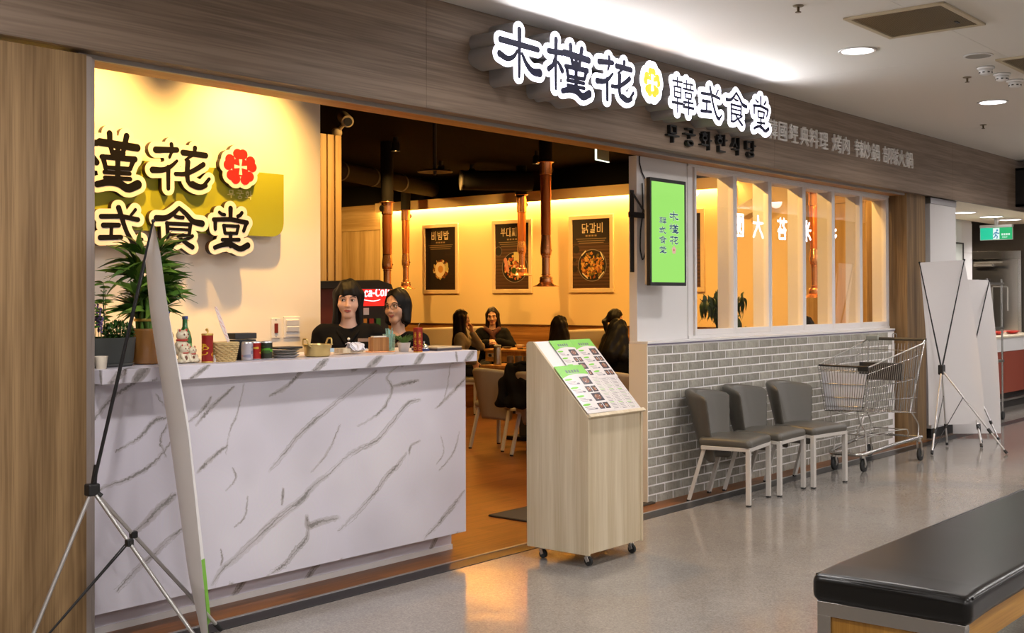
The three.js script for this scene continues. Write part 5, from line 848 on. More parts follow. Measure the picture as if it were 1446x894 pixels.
// ---------------------------------------------------------------- fittings on the corridor ceiling
{
  const bronze = std([0.17, 0.12, 0.05], 0.5, 0.3);
  const vent = thing('ceiling_vent', 'square bronze ceiling vent next to the brighter downlight', 'vent', [6.74, 3.19, 1.36], 0, 'bronze ceiling vents');
  part('vent_frame', [ext(0, 0.71, -0.014, 0, 0, 0.035, 0.003), ext(0, 0.71, -0.014, 0, 0.575, 0.61, 0.003), ext(0, 0.035, -0.014, 0, 0, 0.61, 0.003), ext(0.675, 0.71, -0.014, 0, 0, 0.61, 0.003)], std([0.5, 0.42, 0.28], 0.5), vent);
  const g = []; for (let i = 0; i < 46; i++) g.push(ext(0.036, 0.674, -0.008, -0.003, 0.04 + i * 0.0117, 0.0475 + i * 0.0117)); part('grille', merge(g), bronze, vent).userData.kind = 'stuff'; part('backing', ext(0.03, 0.68, -0.002, -0.0005, 0.03, 0.58), std([0.06, 0.045, 0.02], 0.7), vent); part('catch', ext(0.5, 0.56, -0.012, -0.006, 0.49, 0.505), M.black, vent);
  copy(vent, [8.62, 3.19, 1.65], 0, 'square bronze ceiling vent cut by the right edge of the picture');
  const s = thing('ceiling_speaker', 'round grey ceiling speaker beside the smoke detectors', 'speaker', [8.42, 3.19, 1.6]); part('speaker_ring', lathe([[0.085, 0], [0.1, 0], [0.1, -0.005], [0.085, -0.007], [0.085, 0]], 36), M.white, s); part('speaker_mesh', cyl(0.087, 0.087, 0.004, 0, -0.0055, 0, 36), std([0.3, 0.28, 0.25], 0.6), s);
  const d = thing('smoke_detector', 'white smoke detector nearest to the round speaker, first of three', 'smoke detector', [8.88, 3.19, 1.5], 0, 'smoke detectors in a row');
  part('detector_base', lathe([[0, 0], [0.062, 0], [0.062, -0.014], [0.05, -0.018], [0, -0.018]], 32), M.whiteGloss, d); part('detector_cap', lathe([[0, -0.058], [0.03, -0.057], [0.044, -0.048], [0.05, -0.016], [0, -0.016]], 32), M.whiteGloss, d);
  part('slots', merge([0, 1, 2, 3, 4, 5, 6, 7].map((k) => ext(-0.008, 0.008, -0.046, -0.038, 0.04, 0.048).rotateY(k * PI / 4))), M.dark, d);
  copy(d, [9.22, 3.19, 1.51], 0.3, 'white smoke detector in the middle of three'); copy(d, [9.56, 3.19, 1.5], 0.7, 'white smoke detector farthest from the round speaker, last of three');
  const k = thing('sprinkler', 'small dark ceiling sprinkler at the top edge of the picture', 'sprinkler', [6.29, 3.19, 1.29], 0, 'ceiling sprinklers');
  part('sprinkler_rose', lathe([[0, 0], [0.032, 0], [0.03, -0.006], [0.012, -0.009], [0, -0.009]], 20), std([0.3, 0.25, 0.18], 0.4, 0.6), k); part('sprinkler_head', [cyl(0.007, 0.009, 0.03, 0, -0.038, 0, 10), cyl(0.017, 0.017, 0.003, 0, -0.04, 0, 14)], std([0.12, 0.08, 0.04], 0.4, 0.6), k);
  copy(k, [9.19, 3.19, 1.26], 0, 'small dark ceiling sprinkler below the smoke detectors'); copy(k, [11.83, 3.19, 0.51], 0, 'small dark ceiling sprinkler just beyond the farther downlight');
}
// ---------------------------------------------------------------- food stall at the far right
{
  const t = thing('stall_counter', 'food stall counter with white top band and red front', 'counter');
  part('counter_top', ext(14.9, 24, 0.96, 0.985, -1.3, -0.63, 0.004), std([0.75, 0.66, 0.5], 0.3), t); part('white_band', ext(14.95, 24, 0.78, 0.96, -1.28, -0.65, 0.003), M.whiteGloss, t); part('red_front', ext(14.95, 24, 0.23, 0.78, -1.28, -0.66), std([0.3, 0.055, 0.03], 0.3), t, 'glossy red front'); part('toe_kick', ext(15, 24, 0, 0.23, -1.25, -0.8), M.dark, t); part('foot_rail', bar([15, 0.12, -0.74], [24, 0.12, -0.74], 0.02, 12), M.steel, t);
  const dish = thing('red_dish', 'shiny red oval dish on the food stall counter, left of two', 'dish', [16.5, 0.985, -0.86], 0.3, 'red dishes on the food stall counter');
  part('dish_body', lathe([[0, 0], [0.06, 0], [0.1, 0.02], [0.14, 0.045], [0.135, 0.05], [0.09, 0.03], [0, 0.02]], 28).scale(1.2, 1, 0.8), std([0.6, 0.02, 0.015], 0.15, 0, { clearcoat: 1 }), dish); copy(dish, [17.08, 0.985, -0.84], 0.2, 'shiny red oval dish on the food stall counter, right of two'); part('dish_foot', cyl(0.06, 0.06, 0.008, 0, 0, 0, 24), M.red, dish);
  const m = thing('warmer_stand', 'black food warmer with grey panel behind the red dishes', 'food warmer', [16.78, 0.985, -1.12], 0.7);
  part('warmer_body', [new RoundedBoxGeometry(0.22, 0.3, 0.12, 2, 0.01).translate(-0.06, 0.16, 0)], M.black, m); part('grey_panel', new RoundedBoxGeometry(0.11, 0.3, 0.02, 2, 0.006).rotateX(-0.12).translate(0.02, 0.17, 0.075), std([0.2, 0.19, 0.18], 0.35), m); part('ladle_rest', [tube([[0.08, 0.28, 0.02], [0.2, 0.29, 0.02], [0.24, 0.24, 0.02], [0.2, 0.18, 0.02], [0.12, 0.18, 0.02]], 0.01, 8)], M.black, m); part('lamp_hood', lathe([[0.02, 0.42], [0.05, 0.4], [0.09, 0.3], [0.085, 0.3], [0.045, 0.39], [0, 0.41]], 24), M.black, m);
  const b = thing('cream_bowl', 'stack of cream bowls on the food warmer', 'bowls', [16.58, 1.3, -1.06]); for (let i = 0; i < 3; i++) part('bowl', lathe([[0, 0], [0.04, 0], [0.075, 0.045], [0.07, 0.045], [0.036, 0.008], [0, 0.008]], 24).translate(0, i * 0.022, 0), std([0.75, 0.64, 0.42], 0.35), b);
  const c = thing('cream_jar', 'tall cream jar behind the steel rack', 'jar', [16.3, 0.985, -1.15]); part('jar_body', lathe([[0, 0], [0.06, 0], [0.07, 0.02], [0.07, 0.3], [0.05, 0.36], [0.05, 0.38], [0, 0.38]], 24), std([0.75, 0.62, 0.4], 0.4), c); part('jar_lid', lathe([[0, 0.38], [0.055, 0.38], [0.05, 0.41], [0, 0.42]], 24), M.white, c);
  const r = thing('steel_rack', 'chrome shelf rack on castors, mostly hidden by the grey banners', 'rack', [14.4, 0, -0.585]);
  for (const [x, z] of [[0, 0], [0.54, 0], [0, 0.28], [0.54, 0.28]]) { const p = part('post', bar([x, 0.1, z], [x, 1.72, z], 0.012, 10), M.brushed, r); part('castor', [new THREE.CylinderGeometry(0.05, 0.05, 0.03, 24).rotateX(PI / 2).translate(x, 0.05, z)], M.rubber, p); }
  for (const y of [0.72, 1.12, 1.66]) { const g = [ext(-0.02, 0.56, y - 0.014, y + 0.014, -0.02, -0.006), ext(-0.02, 0.56, y - 0.014, y + 0.014, 0.286, 0.3), ext(-0.02, -0.006, y - 0.014, y + 0.014, -0.02, 0.3), ext(0.546, 0.56, y - 0.014, y + 0.014, -0.02, 0.3)]; for (let i = 0; i < 9; i++) g.push(bar([-0.01, y, i * 0.034], [0.55, y, i * 0.034], 0.003, 5)); part('wire_shelf', merge(g), M.steel, r); }
  const e = thing('exit_sign', 'green and white lit exit sign hanging below the stall soffit', 'exit sign', [16.5, 2.36, -0.86], -PI / 2);
  const tex = canvasTex(512, 200, (g, W, H) => { g.fillStyle = '#14b06a'; g.fillRect(0, 0, W, H); g.fillStyle = '#17c79a'; g.fillRect(0, 0, 205, H); g.fillStyle = '#e4f5f2'; g.fillRect(205, 6, 104, H - 12); g.strokeStyle = '#2a7fa8'; g.lineCap = 'round'; g.lineWidth = 15; for (const q of [[262, 70, 246, 116, 274, 146, 268, 180], [246, 116, 236, 150, 216, 168], [256, 78, 226, 92, 218, 118], [260, 78, 288, 100, 300, 92]]) { g.beginPath(); g.moveTo(q[0], q[1]); for (let i = 2; i < q.length; i += 2) g.lineTo(q[i], q[i + 1]); g.stroke(); } g.fillStyle = '#2a7fa8'; g.beginPath(); g.arc(272, 44, 15, 0, 7); g.fill(); g.fillStyle = '#d8f0e2'; g.font = 'bold 40px sans-serif'; g.fillText('EXIT', 352, 176); for (let i = 0; i < 4; i++) g.fillRect(340 + i * 36, 98, 26, 34); });
  const em = std([0.02, 0.05, 0.04], 0.3, 0, { emissive: [1, 1, 1] }); em.emissiveMap = tex;
  part('sign_box', ext(-0.215, 0.215, -0.085, 0.085, -0.012, 0.012, 0.003), M.white, e); part('sign_face', new THREE.PlaneGeometry(0.42, 0.16).translate(0, 0, 0.0135), em, e); part('sign_mount', [ext(-0.215, 0.215, 0.085, 0.12, -0.03, 0.03, 0.004), ext(-0.02, 0.02, 0.12, 0.207, -0.02, 0.02)], M.silver, e);
  area('exit_sign', 0.42, 0.16, 16.47, 2.36, -0.86, 10, 2.36, -0.86, new THREE.Color().setRGB(0.2, 1, 0.6), 0.6);
  const p = thing('wall_poster', 'narrow framed poster on the white tiled wall by the stall', 'poster', [16.3, 1.75, -1.318]); part('poster_frame', [ext(-0.2, 0.2, 0, 0.02, 0, 0.02), ext(-0.2, 0.2, 0.48, 0.5, 0, 0.02), ext(-0.2, -0.18, 0, 0.5, 0, 0.02), ext(0.18, 0.2, 0, 0.5, 0, 0.02)], M.dark, p); part('poster_print', ext(-0.18, 0.18, 0.02, 0.48, 0, 0.008), std([0.6, 0.62, 0.58], 0.4), p);
}
// ---------------------------------------------------------------- posters
{
  const rows = [['비빔밥', -7.88, 'leftmost framed food poster, dark with a round egg dish'], ['부대찌개', -6.47, 'second framed food poster, partly behind a copper hood'], ['닭갈비', -5.07, 'third framed food poster, right of the tall copper hood'], ['', -3.67, 'framed food poster seen only through the first window pane']];
  const frame = std([0.72, 0.56, 0.34], 0.5);
  rows.forEach(([title, z, label], n) => {
    const t = thing('food_poster', label, 'poster', [12.97, 1.6, z], -PI / 2, 'framed food posters on the warm wall');
    const tex = canvasTex(400, 600, (c, W, H) => {
      const R = rng(50 + n); c.fillStyle = n === 0 ? '#1a1009' : '#2a1a10'; c.fillRect(0, 0, W, H);
      if (n) for (let i = 0; i < 40; i++) { c.fillStyle = ['#4d321e', '#3d2614', '#5a3b24'][i % 3]; c.fillRect(0, 210 + i * 10, W, 6 + R() * 6); } else for (let i = 0; i < 26; i++) { c.fillStyle = `rgba(70,42,26,${0.1 + R() * 0.25})`; c.fillRect(240 + R() * 60, 190 + i * 16, 170, 12); }
      if (n) { c.fillStyle = '#1c110a'; c.fillRect(0, 0, W, 190); }
      const cw = title.length > 3 ? 58 : 70, x0 = (W - title.length * (cw + 10)) / 2 + (n === 2 ? 20 : 0); drawText(c, title, x0, 34, cw, 84, 10, '#e9d9b4', 1.25);
      c.fillStyle = '#9a8058'; for (let i = 0; i < 4; i++) c.fillRect(W / 2 - 60 + i * 32, 136, 22, 14); c.fillStyle = '#8a744e'; for (let i = 0; i < 3; i++) c.fillRect(40 + i * 14, 166 + i * 18, W - 80 - i * 28, 6);
      const cx = n === 0 ? 200 : n === 1 ? 230 : 210, cy = n === 0 ? 400 : 400, rx = n === 0 ? 118 : 148, ry = n === 0 ? 112 : 136;
      c.fillStyle = '#120c08'; c.beginPath(); c.ellipse(cx, cy, rx, ry, 0, 0, 7); c.fill(); if (n) { c.strokeStyle = '#8d8272'; c.lineWidth = 6; c.stroke(); }
      const cols = n === 0 ? ['#7d2c14', '#b8a060', '#9a6a2c', '#d8c890', '#5c3a16'] : n === 1 ? ['#c0622a', '#d8a860', '#a8442a', '#caa26a', '#d9c49a'] : ['#b8762a', '#d0a04a', '#8a4a1a', '#c88a3a', '#6a5a1e'];
      for (let i = 0; i < 150; i++) { const a = R() * 7, q = sqrt(R()) * 0.8; c.fillStyle = cols[i % 5]; c.beginPath(); c.ellipse(cx + cos(a) * rx * q, cy + sin(a) * ry * q, 8 + R() * 10, 5 + R() * 9, R() * 3, 0, 7); c.fill(); }
      if (n === 0) { c.fillStyle = '#d8c8a0'; c.beginPath(); c.ellipse(cx - 6, cy + 4, 66, 74, 0.2, 0, 7); c.fill(); c.fillStyle = '#c08a44'; c.beginPath(); c.arc(cx, cy, 34, 0, 7); c.fill(); c.fillStyle = '#b9b070'; c.beginPath(); c.ellipse(cx + 78, cy - 20, 20, 44, 0.2, 0, 7); c.fill(); }
      if (n === 1) { c.fillStyle = '#c9b878'; c.fillRect(cx - 10, cy - 140, 60, 80); c.fillStyle = '#2f4a16'; c.beginPath(); c.arc(cx - 10, cy + 30, 28, 0, 7); c.fill(); c.fillStyle = '#cf8a70'; for (let i = 0; i < 6; i++) { c.beginPath(); c.arc(cx - 110 + i * 5, cy - 70 + i * 18, 20, 0, 7); c.fill(); } }
      if (n >= 2) { c.strokeStyle = '#d8d0b0'; c.lineWidth = 12; c.lineCap = 'round'; for (const [a, b, d, e] of [[100, 310, 140, 275], [300, 290, 330, 350], [110, 470, 160, 510], [280, 510, 330, 460]]) { c.beginPath(); c.moveTo(a, b); c.lineTo(d, e); c.stroke(); } c.fillStyle = '#17100a'; for (const [x, y, r] of [[40, 260, 34], [20, 350, 18], [24, 430, 28]]) { c.beginPath(); c.arc(x, y, r, 0, 7); c.fill(); } }
      if (n === 1) { c.fillStyle = '#17100a'; c.beginPath(); c.arc(36, 250, 42, 0, 7); c.fill(); c.strokeStyle = '#8d8272'; c.lineWidth = 3; c.stroke(); }
    });
    part('poster_print', ext(-0.315, 0.315, 0.035, 0.975, 0, 0.012), std([1, 1, 1], 0.5, 0, { map: tex }), t);
    part('poster_frame', [ext(-0.37, 0.37, -0.02, 0.035, 0, 0.03, 0.003), ext(-0.37, 0.37, 0.975, 1.03, 0, 0.03, 0.003), ext(-0.37, -0.315, 0.035, 0.975, 0, 0.03, 0.003), ext(0.315, 0.37, 0.035, 0.975, 0, 0.03, 0.003)], frame, t);
  });
}
// ---------------------------------------------------------------- copper exhaust hoods over the tables
function hood(label, x, z, yb, ring, yc, yt, side) {
  const t = thing('exhaust_hood', label, 'exhaust hood', [x, 0, z], 0, 'copper exhaust hoods hanging over the tables'), h = yc - ring;
  part('black_pipe', bar([0, yt, 0], [0, 3.3, 0], 0.072, 20), M.soot, t); part('collar', [lathe([[0.062, yc], [0.066, yc + 0.005], [0.066, yt - 0.008], [0.09, yt - 0.006], [0.092, yt], [0.06, yt]], 32)], M.copper, t); part('damper_knob', [new THREE.CylinderGeometry(0.035, 0.035, 0.012, 20).rotateZ(PI / 2).translate(side * 0.085, yc + (yt - yc) * 0.45, 0), bar([side * 0.06, yc + (yt - yc) * 0.45, 0], [side * 0.085, yc + (yt - yc) * 0.45, 0], 0.01, 8)], M.black, t);
  const n = 34, prof = []; for (let i = 0; i <= n * 2; i++) { const f = i / (n * 2); prof.push([0.058 - 0.006 * f + (i % 2 ? 0.003 : -0.002), yc - f * h * 0.78]); } part('ribbed_tube', lathe(prof.reverse(), 32), M.cooper2, t);
  part('smooth_tube', [lathe([[0.043, yb + 0.09], [0.043, ring - 0.04], [0.056, ring - 0.035], [0.06, ring], [0.06, ring + 0.03], [0.051, ring + h * 0.22], [0.05, ring + h * 0.23]], 32)], M.copper, t); part('rings', [lathe([[0.044, ring - 0.06], [0.05, ring - 0.057], [0.05, ring - 0.05], [0.044, ring - 0.047]], 28), lathe([[0.044, yb + 0.12], [0.05, yb + 0.123], [0.05, yb + 0.13], [0.044, yb + 0.133]], 28)], M.copper, t);
  part('bell', lathe([[0.04, yb + 0.012], [0.068, yb + 0.03], [0.073, yb + 0.06], [0.066, yb + 0.08], [0.072, yb + 0.09], [0.06, yb + 0.105], [0.043, yb + 0.11]], 32), M.copper, t); part('flange', lathe([[0.14, yb], [0.142, yb + 0.004], [0.11, yb + 0.012], [0.075, yb + 0.04], [0.06, yb + 0.042], [0.1, yb + 0.006]], 36), M.copper, t);
  part('tube_button', new THREE.SphereGeometry(0.012, 10, 8).translate(0.05, ring + 0.015, 0.03), M.black, t);
  return t;
}
hood('tall copper exhaust hood, nearest and largest, above the menu stand', 9.96, -3.48, 1.63, 2.0, 2.83, 2.97, 1); hood('copper exhaust hood behind the second staff woman, leftmost', 9.425, -5.37, 1.5, 1.88, 2.47, 2.61, -1); hood('slim copper exhaust hood left of the first food poster', 12.39, -8.05, 1.65, 2.03, 2.66, 2.82, 1); hood('copper exhaust hood in front of the second food poster', 12.34, -5.78, 1.81, 2.16, 2.67, 2.91, 1); hood('reddish exhaust hood seen through the fourth window pane', 12.0, -1.35, 1.5, 1.9, 2.5, 2.65, 1);
{
  const d = thing('ceiling_duct', 'thick black air duct under the black ceiling', 'duct'); part('duct_pipe', bar([11.6, 3.08, -6.2], [12.34, 3.08, -5.6], 0.13, 24), M.soot, d); part('duct_drop', tube([[12.22, 3.05, -5.7], [12.3, 2.98, -5.78], [12.34, 2.9, -5.78]], 0.075, 14), M.soot, d); part('duct_end', cyl(0.135, 0.135, 0.02, 0, 0, 0, 24).rotateZ(1.57).rotateY(-0.68).translate(11.6, 3.08, -6.2), M.dark, d);
  const e = thing('ceiling_duct', 'long dark air duct across the black ceiling deep inside', 'duct'); part('duct_pipe', bar([7.0, 3.15, -6.0], [12.8, 3.15, -7.9], 0.12, 20), M.soot, e); for (let i = 0; i < 6; i++) part('duct_band', bar([7.8 + i * 0.8, 3.15, -6.262 - i * 0.262], [7.84 + i * 0.8, 3.15, -6.275 - i * 0.262], 0.126, 20), M.dark, e);
  const p = thing('pendant_disc', 'dark flat disc pendant lamp on a rod, unlit, under the black ceiling', 'lamp', [8.68, 2.79, -3.9]); part('shade', lathe([[0, 0.03], [0.03, 0.03], [0.16, 0.012], [0.18, 0], [0.176, -0.004], [0.03, 0.02], [0, 0.02]], 36), std([0.12, 0.09, 0.06], 0.4, 0.5), p); part('rod', bar([0, 0.02, 0], [0, 0.51, 0], 0.02, 12), std([0.05, 0.04, 0.03], 0.5), p); part('bulb_holder', cyl(0.015, 0.02, 0.04, 0, -0.03, 0, 12), M.dark, p);
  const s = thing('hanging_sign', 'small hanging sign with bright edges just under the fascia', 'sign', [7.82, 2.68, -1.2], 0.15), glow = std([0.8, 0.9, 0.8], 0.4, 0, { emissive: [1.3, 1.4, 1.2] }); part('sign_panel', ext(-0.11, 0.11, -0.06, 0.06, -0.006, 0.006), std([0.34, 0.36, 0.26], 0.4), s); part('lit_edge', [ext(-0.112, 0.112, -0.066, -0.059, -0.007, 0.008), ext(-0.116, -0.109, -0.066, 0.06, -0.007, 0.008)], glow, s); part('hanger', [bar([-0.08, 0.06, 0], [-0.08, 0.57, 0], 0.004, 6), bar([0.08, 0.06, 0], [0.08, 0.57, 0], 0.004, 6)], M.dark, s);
  const c = thing('security_camera', 'pale bullet security camera on top of the batten screen', 'camera', [6.6, 2.86, -3.04], -0.5); part('camera_body', new THREE.CylinderGeometry(0.05, 0.05, 0.18, 24).rotateX(PI / 2 + 0.35).translate(0.05, 0.13, 0.1), std([0.42, 0.36, 0.26], 0.45), c); part('lens', new THREE.CylinderGeometry(0.035, 0.035, 0.01, 20).rotateX(PI / 2 + 0.35).translate(0.05, 0.096, 0.189), M.black, c); part('bracket', [ball(0.045, 0, 0.03, 0.0, 14), bar([0, 0.03, 0], [0.05, 0.1, 0.07], 0.016, 10)], std([0.5, 0.42, 0.3], 0.45), c);
  const w = thing('wall_speaker', 'cream wall speaker tilted downwards on the orange wall behind the windows', 'speaker', [12.86, 2.55, -2.55], -PI / 2); part('speaker_box', new RoundedBoxGeometry(0.34, 0.16, 0.2, 2, 0.01).rotateZ(0.42).translate(0, 0.05, 0.02), M.cream, w); part('speaker_arm', bar([0, 0.05, -0.12], [0, 0.05, 0], 0.02, 10), M.dark, w);
}
// ---------------------------------------------------------------- drinks machine
{
  const t = thing('drinks_machine', 'red and black fountain drinks machine with a lit sign behind the staff', 'drinks machine', [6.35, 0, -2.75]);
  part('cabinet', ext(-0.42, 0.4, 0, 0.92, -0.25, 0.3, 0.006), M.dark, t); part('machine_body', ext(-0.4, 0.38, 0.92, 1.6, -0.22, 0.2, 0.02), M.black, t); part('top_cap', extrude([[-0.4, 1.58], [-0.4, 1.64], [0.22, 1.655], [0.36, 1.62], [0.38, 1.58]], 0.46, 0.005).translate(0, 0, -0.22), M.black, t);
  const tex = canvasTex(512, 256, (c, W, H) => {
    const g = c.createLinearGradient(0, 0, W, 0); c.fillStyle = '#d0140c'; c.fillRect(0, 0, W, H); c.fillStyle = '#8a0a0a'; c.fillRect(0, 0, 40, H); c.strokeStyle = '#fff'; c.fillStyle = '#fff'; c.lineWidth = 3;
    c.font = 'italic bold 118px serif'; c.save(); c.translate(34, 150); c.rotate(-0.04); c.scale(0.86, 1.15); c.fillText('Coca-Cola', 0, 0); c.strokeText('Coca-Cola', 0, 0); c.restore(); c.lineWidth = 9; c.beginPath(); c.moveTo(60, 196); c.bezierCurveTo(170, 150, 240, 230, 380, 178); c.stroke();
  });
  const em = std([0.05, 0.01, 0.01], 0.3, 0, { emissive: [1.9, 1.7, 1.7] }); em.emissiveMap = tex;
  part('lit_sign', new THREE.PlaneGeometry(0.42, 0.17).rotateX(-0.1).translate(0.15, 1.53, 0.222), em, t); area('drinks_machine', 0.4, 0.17, 6.55, 1.53, -2.51, 6.55, 1.53, 2, new THREE.Color().setRGB(1, 0.3, 0.25), 1.5);
  part('side_panel_print', ext(-0.38, -0.08, 0.96, 1.58, 0.2, 0.206), std([0.13, 0.02, 0.012], 0.3), t, 'dark red picture panel'); part('price_card', ext(0.04, 0.14, 1.375, 1.43, 0.206, 0.212), M.paper, t);
  [['#6a8a2a', 0.02], ['#b87a20', 0.095], ['#8a1a14', 0.17], ['#2a6a2a', 0.245]].forEach(([col, x]) => part('drink_label', ext(x - 0.024, x + 0.024, 1.26, 1.345, 0.206, 0.211), std(new THREE.Color(col).toArray(), 0.4), t)); for (let i = 0; i < 4; i++) part('tap', [cyl(0.012, 0.016, 0.06, 0.02 + i * 0.075, 1.17, 0.225, 10), ext(0.008 + i * 0.075, 0.032 + i * 0.075, 1.2, 1.24, 0.2, 0.24)], M.brushed, t); part('drip_tray', ext(-0.05, 0.36, 0.94, 0.97, 0.2, 0.32, 0.004), M.steel, t);
}
// ---------------------------------------------------------------- tables, chairs, banquette
function table(label, x0, x1, z0, z1, top) {
  const t = thing('grill_table', label, 'table', [0, 0, 0], 0, 'wooden grill tables'), cx = (x0 + x1) / 2, cz = (z0 + z1) / 2;
  part('table_top', metric(ext(x0, x1, top - 0.03, top, z0, z1, 0.003)), M.tableWood, t); part('apron', metric(ext(x0 + 0.015, x1 - 0.015, top - 0.16, top - 0.03, z0 + 0.015, z1 - 0.015)), M.tableWood, t); part('pedestal', [ext(cx - 0.16, cx + 0.16, 0.04, top - 0.16, cz - 0.22, cz + 0.22, 0.004)], M.dark, t); part('foot_plate', ext(cx - 0.26, cx + 0.26, 0, 0.04, cz - 0.32, cz + 0.32, 0.006), M.black, t);
  part('gas_knob', [ext(x0 + 0.006, x0 + 0.016, top - 0.105, top - 0.055, z0 + 0.06, z0 + 0.16, 0.002)], M.silver, t); part('knob', new THREE.CylinderGeometry(0.018, 0.02, 0.024, 18).rotateZ(PI / 2).translate(x0 - 0.004, top - 0.08, z0 + 0.11), M.black, t); part('grill_plate', cyl(0.15, 0.15, 0.006, cx, top, cz, 36), M.soot, t);
  return t;
}
table('wooden grill table behind the two empty beige chairs', 9.5, 10.25, -4.02, -2.86, 0.79); table('wooden grill table hidden behind the menu stand', 9.95, 10.6, -2.75, -1.6, 0.79); table('wooden grill table with white bowls in front of the seated woman in the dark coat', 11.75, 12.4, -5.95, -4.95, 0.835); table('wooden grill table by the wall behind the diners at the menu stand', 11.75, 12.4, -4.1, -3.0, 0.8); table('wooden grill table below the window panes', 11.3, 12.1, -2.2, -1.35, 0.79);
{
  const a = paddedChair('dining_chair', 'beige padded chair seen from behind, nearest to the counter end', M.seatBeige, M.legPale, 'beige dining chairs'); a.position.set(9.25, 0, -3.33); a.rotation.y = PI / 2;
  copy(a, [9.08, 0, -2.66], PI / 2 + 0.05, 'beige padded chair with a black coat over its back, left of the menu stand'); copy(a, [9.62, 0, -2.17], PI / 2, 'beige padded chair of the diner behind the menu stand'); copy(a, [11.09, 0, -4.02], PI * 0.5, 'beige padded chair of the diner with the dark hood of hair'); copy(a, [8.72, 0, -4.75], PI / 2 + 0.1, 'beige padded chair half hidden by the counter end');
  copy(a, [11.56, 0, -5.93], 0.62, 'beige padded chair of the long-haired woman in grey'); 
  const c = thing('draped_coat', 'black coat hanging over the back of a beige dining chair', 'coat');
  part('coat_cloth', sdfMesh((x, y, z) => { const w = 0.012 * sin(z * 40 + y * 14) + 0.01 * sin(y * 31 + x * 20); return min(rbox(x - 8.605, y - 0.67 + 0.25 * abs(z + 2.66) * 0, z + 2.62, [0.045 + 0.02 * (0.85 - y), 0.2, 0.26], 0.04) + w, rbox(x - 8.7, y - 0.825, z + 2.64, [0.12, 0.045, 0.26], 0.04) + w, cap(x, y, z, [8.6, 0.8, -2.86], [8.58, 0.5, -2.95], 0.06, 0.05) + w) * 0.7; }, [8.45, 0.38, -3.1], [8.9, 0.93, -2.3], 0.014), M.blackMatt, c);
  part('collar', tube([[8.62, 0.86, -2.82], [8.6, 0.89, -2.7], [8.6, 0.89, -2.58], [8.62, 0.86, -2.44]], 0.022, 8), M.blackMatt, c);
  const b = thing('banquette', 'beige leather bench with high back behind the long-haired woman', 'bench'); part('bench_back', new RoundedBoxGeometry(1.3, 0.68, 0.12, 3, 0.03).translate(12.25, 0.76, -7.0), M.seatBeige, b); part('bench_seat', new RoundedBoxGeometry(1.3, 0.12, 0.5, 3, 0.04).translate(12.25, 0.42, -6.76), M.seatBeige, b); part('bench_base', metric(ext(11.62, 12.88, 0, 0.36, -7.0, -6.6), true), M.warmWood, b);
  const d = copy(b, [0, 0, 2.35], 0, 'beige leather bench with high back further right along the wainscot');
}
{ // things on the tables
  const t = thing('steel_tumbler', 'tall steel water flask on the near wooden table', 'flask', [9.69, 0.79, -3.94]); part('flask_body', lathe([[0, 0], [0.04, 0], [0.042, 0.01], [0.042, 0.165], [0.036, 0.18], [0.036, 0.19], [0, 0.19]], 28), M.steel, t); part('flask_lid', lathe([[0, 0.19], [0.04, 0.19], [0.04, 0.21], [0, 0.212]], 28), std([0.5, 0.52, 0.46], 0.4), t);
  const u = thing('wooden_cup', 'short pale wooden cup behind the steel flask', 'cup', [9.76, 0.79, -4.0]); part('cup_body', lathe([[0, 0], [0.036, 0], [0.038, 0.005], [0.04, 0.15], [0.037, 0.15], [0.034, 0.01], [0, 0.008]], 24), M.warmWood, u); part('cup_sticks', [bar([0, 0.02, 0], [0.01, 0.19, 0.01], 0.004, 6), bar([0.01, 0.02, 0], [-0.01, 0.185, 0.012], 0.004, 6)], M.paleWood, u);
  const j = thing('dark_cup', 'dark ribbed cup beside the steel flask, left of three', 'cup', [9.74, 0.79, -3.8], 0, 'dark ribbed cups on the near table'); const pr = [[0, 0], [0.036, 0]]; for (let i = 0; i < 12; i++) pr.push([0.038 + (i % 2) * 0.002, 0.006 + i * 0.0074]); pr.push([0.036, 0.094], [0.034, 0.01], [0, 0.008]); part('cup_body', lathe(pr, 24), std([0.16, 0.12, 0.08], 0.4, 0.4), j); part('cup_lid', cyl(0.037, 0.037, 0.006, 0, 0.088, 0, 24), M.dark, j);
  copy(j, [9.76, 0.79, -3.7], 0, 'dark ribbed cup beside the steel flask, middle of three'); copy(j, [9.78, 0.79, -3.6], 0, 'dark ribbed cup beside the steel flask, right of three');
  const w = thing('white_bowl', 'small white bowl on the far table before the dark-coated woman', 'bowl', [11.95, 0.842, -5.5], 0, 'white bowls on the far table'); part('bowl_body', lathe([[0, 0], [0.03, 0], [0.06, 0.04], [0.064, 0.052], [0.06, 0.05], [0.028, 0.008], [0, 0.008]], 28), std([0.8, 0.7, 0.55], 0.3), w); part('bowl_foot', cyl(0.03, 0.028, 0.006, 0, 0.0005, 0, 20), M.cream, w);
  copy(w, [12.06, 0.842, -5.36], 0, 'second small white bowl on the far table, right of the first');
  const dd = thing('dark_dish', 'low dark dish on the far table left of the white bowls', 'dish', [11.88, 0.842, -5.66]); part('dish_body', lathe([[0, 0], [0.04, 0], [0.07, 0.022], [0.066, 0.024], [0, 0.01]], 28), std([0.1, 0.08, 0.06], 0.4), dd); part('dish_rim', lathe([[0.066, 0.022], [0.07, 0.0225], [0.069, 0.026], [0.066, 0.025]], 28), M.dark, dd);
}
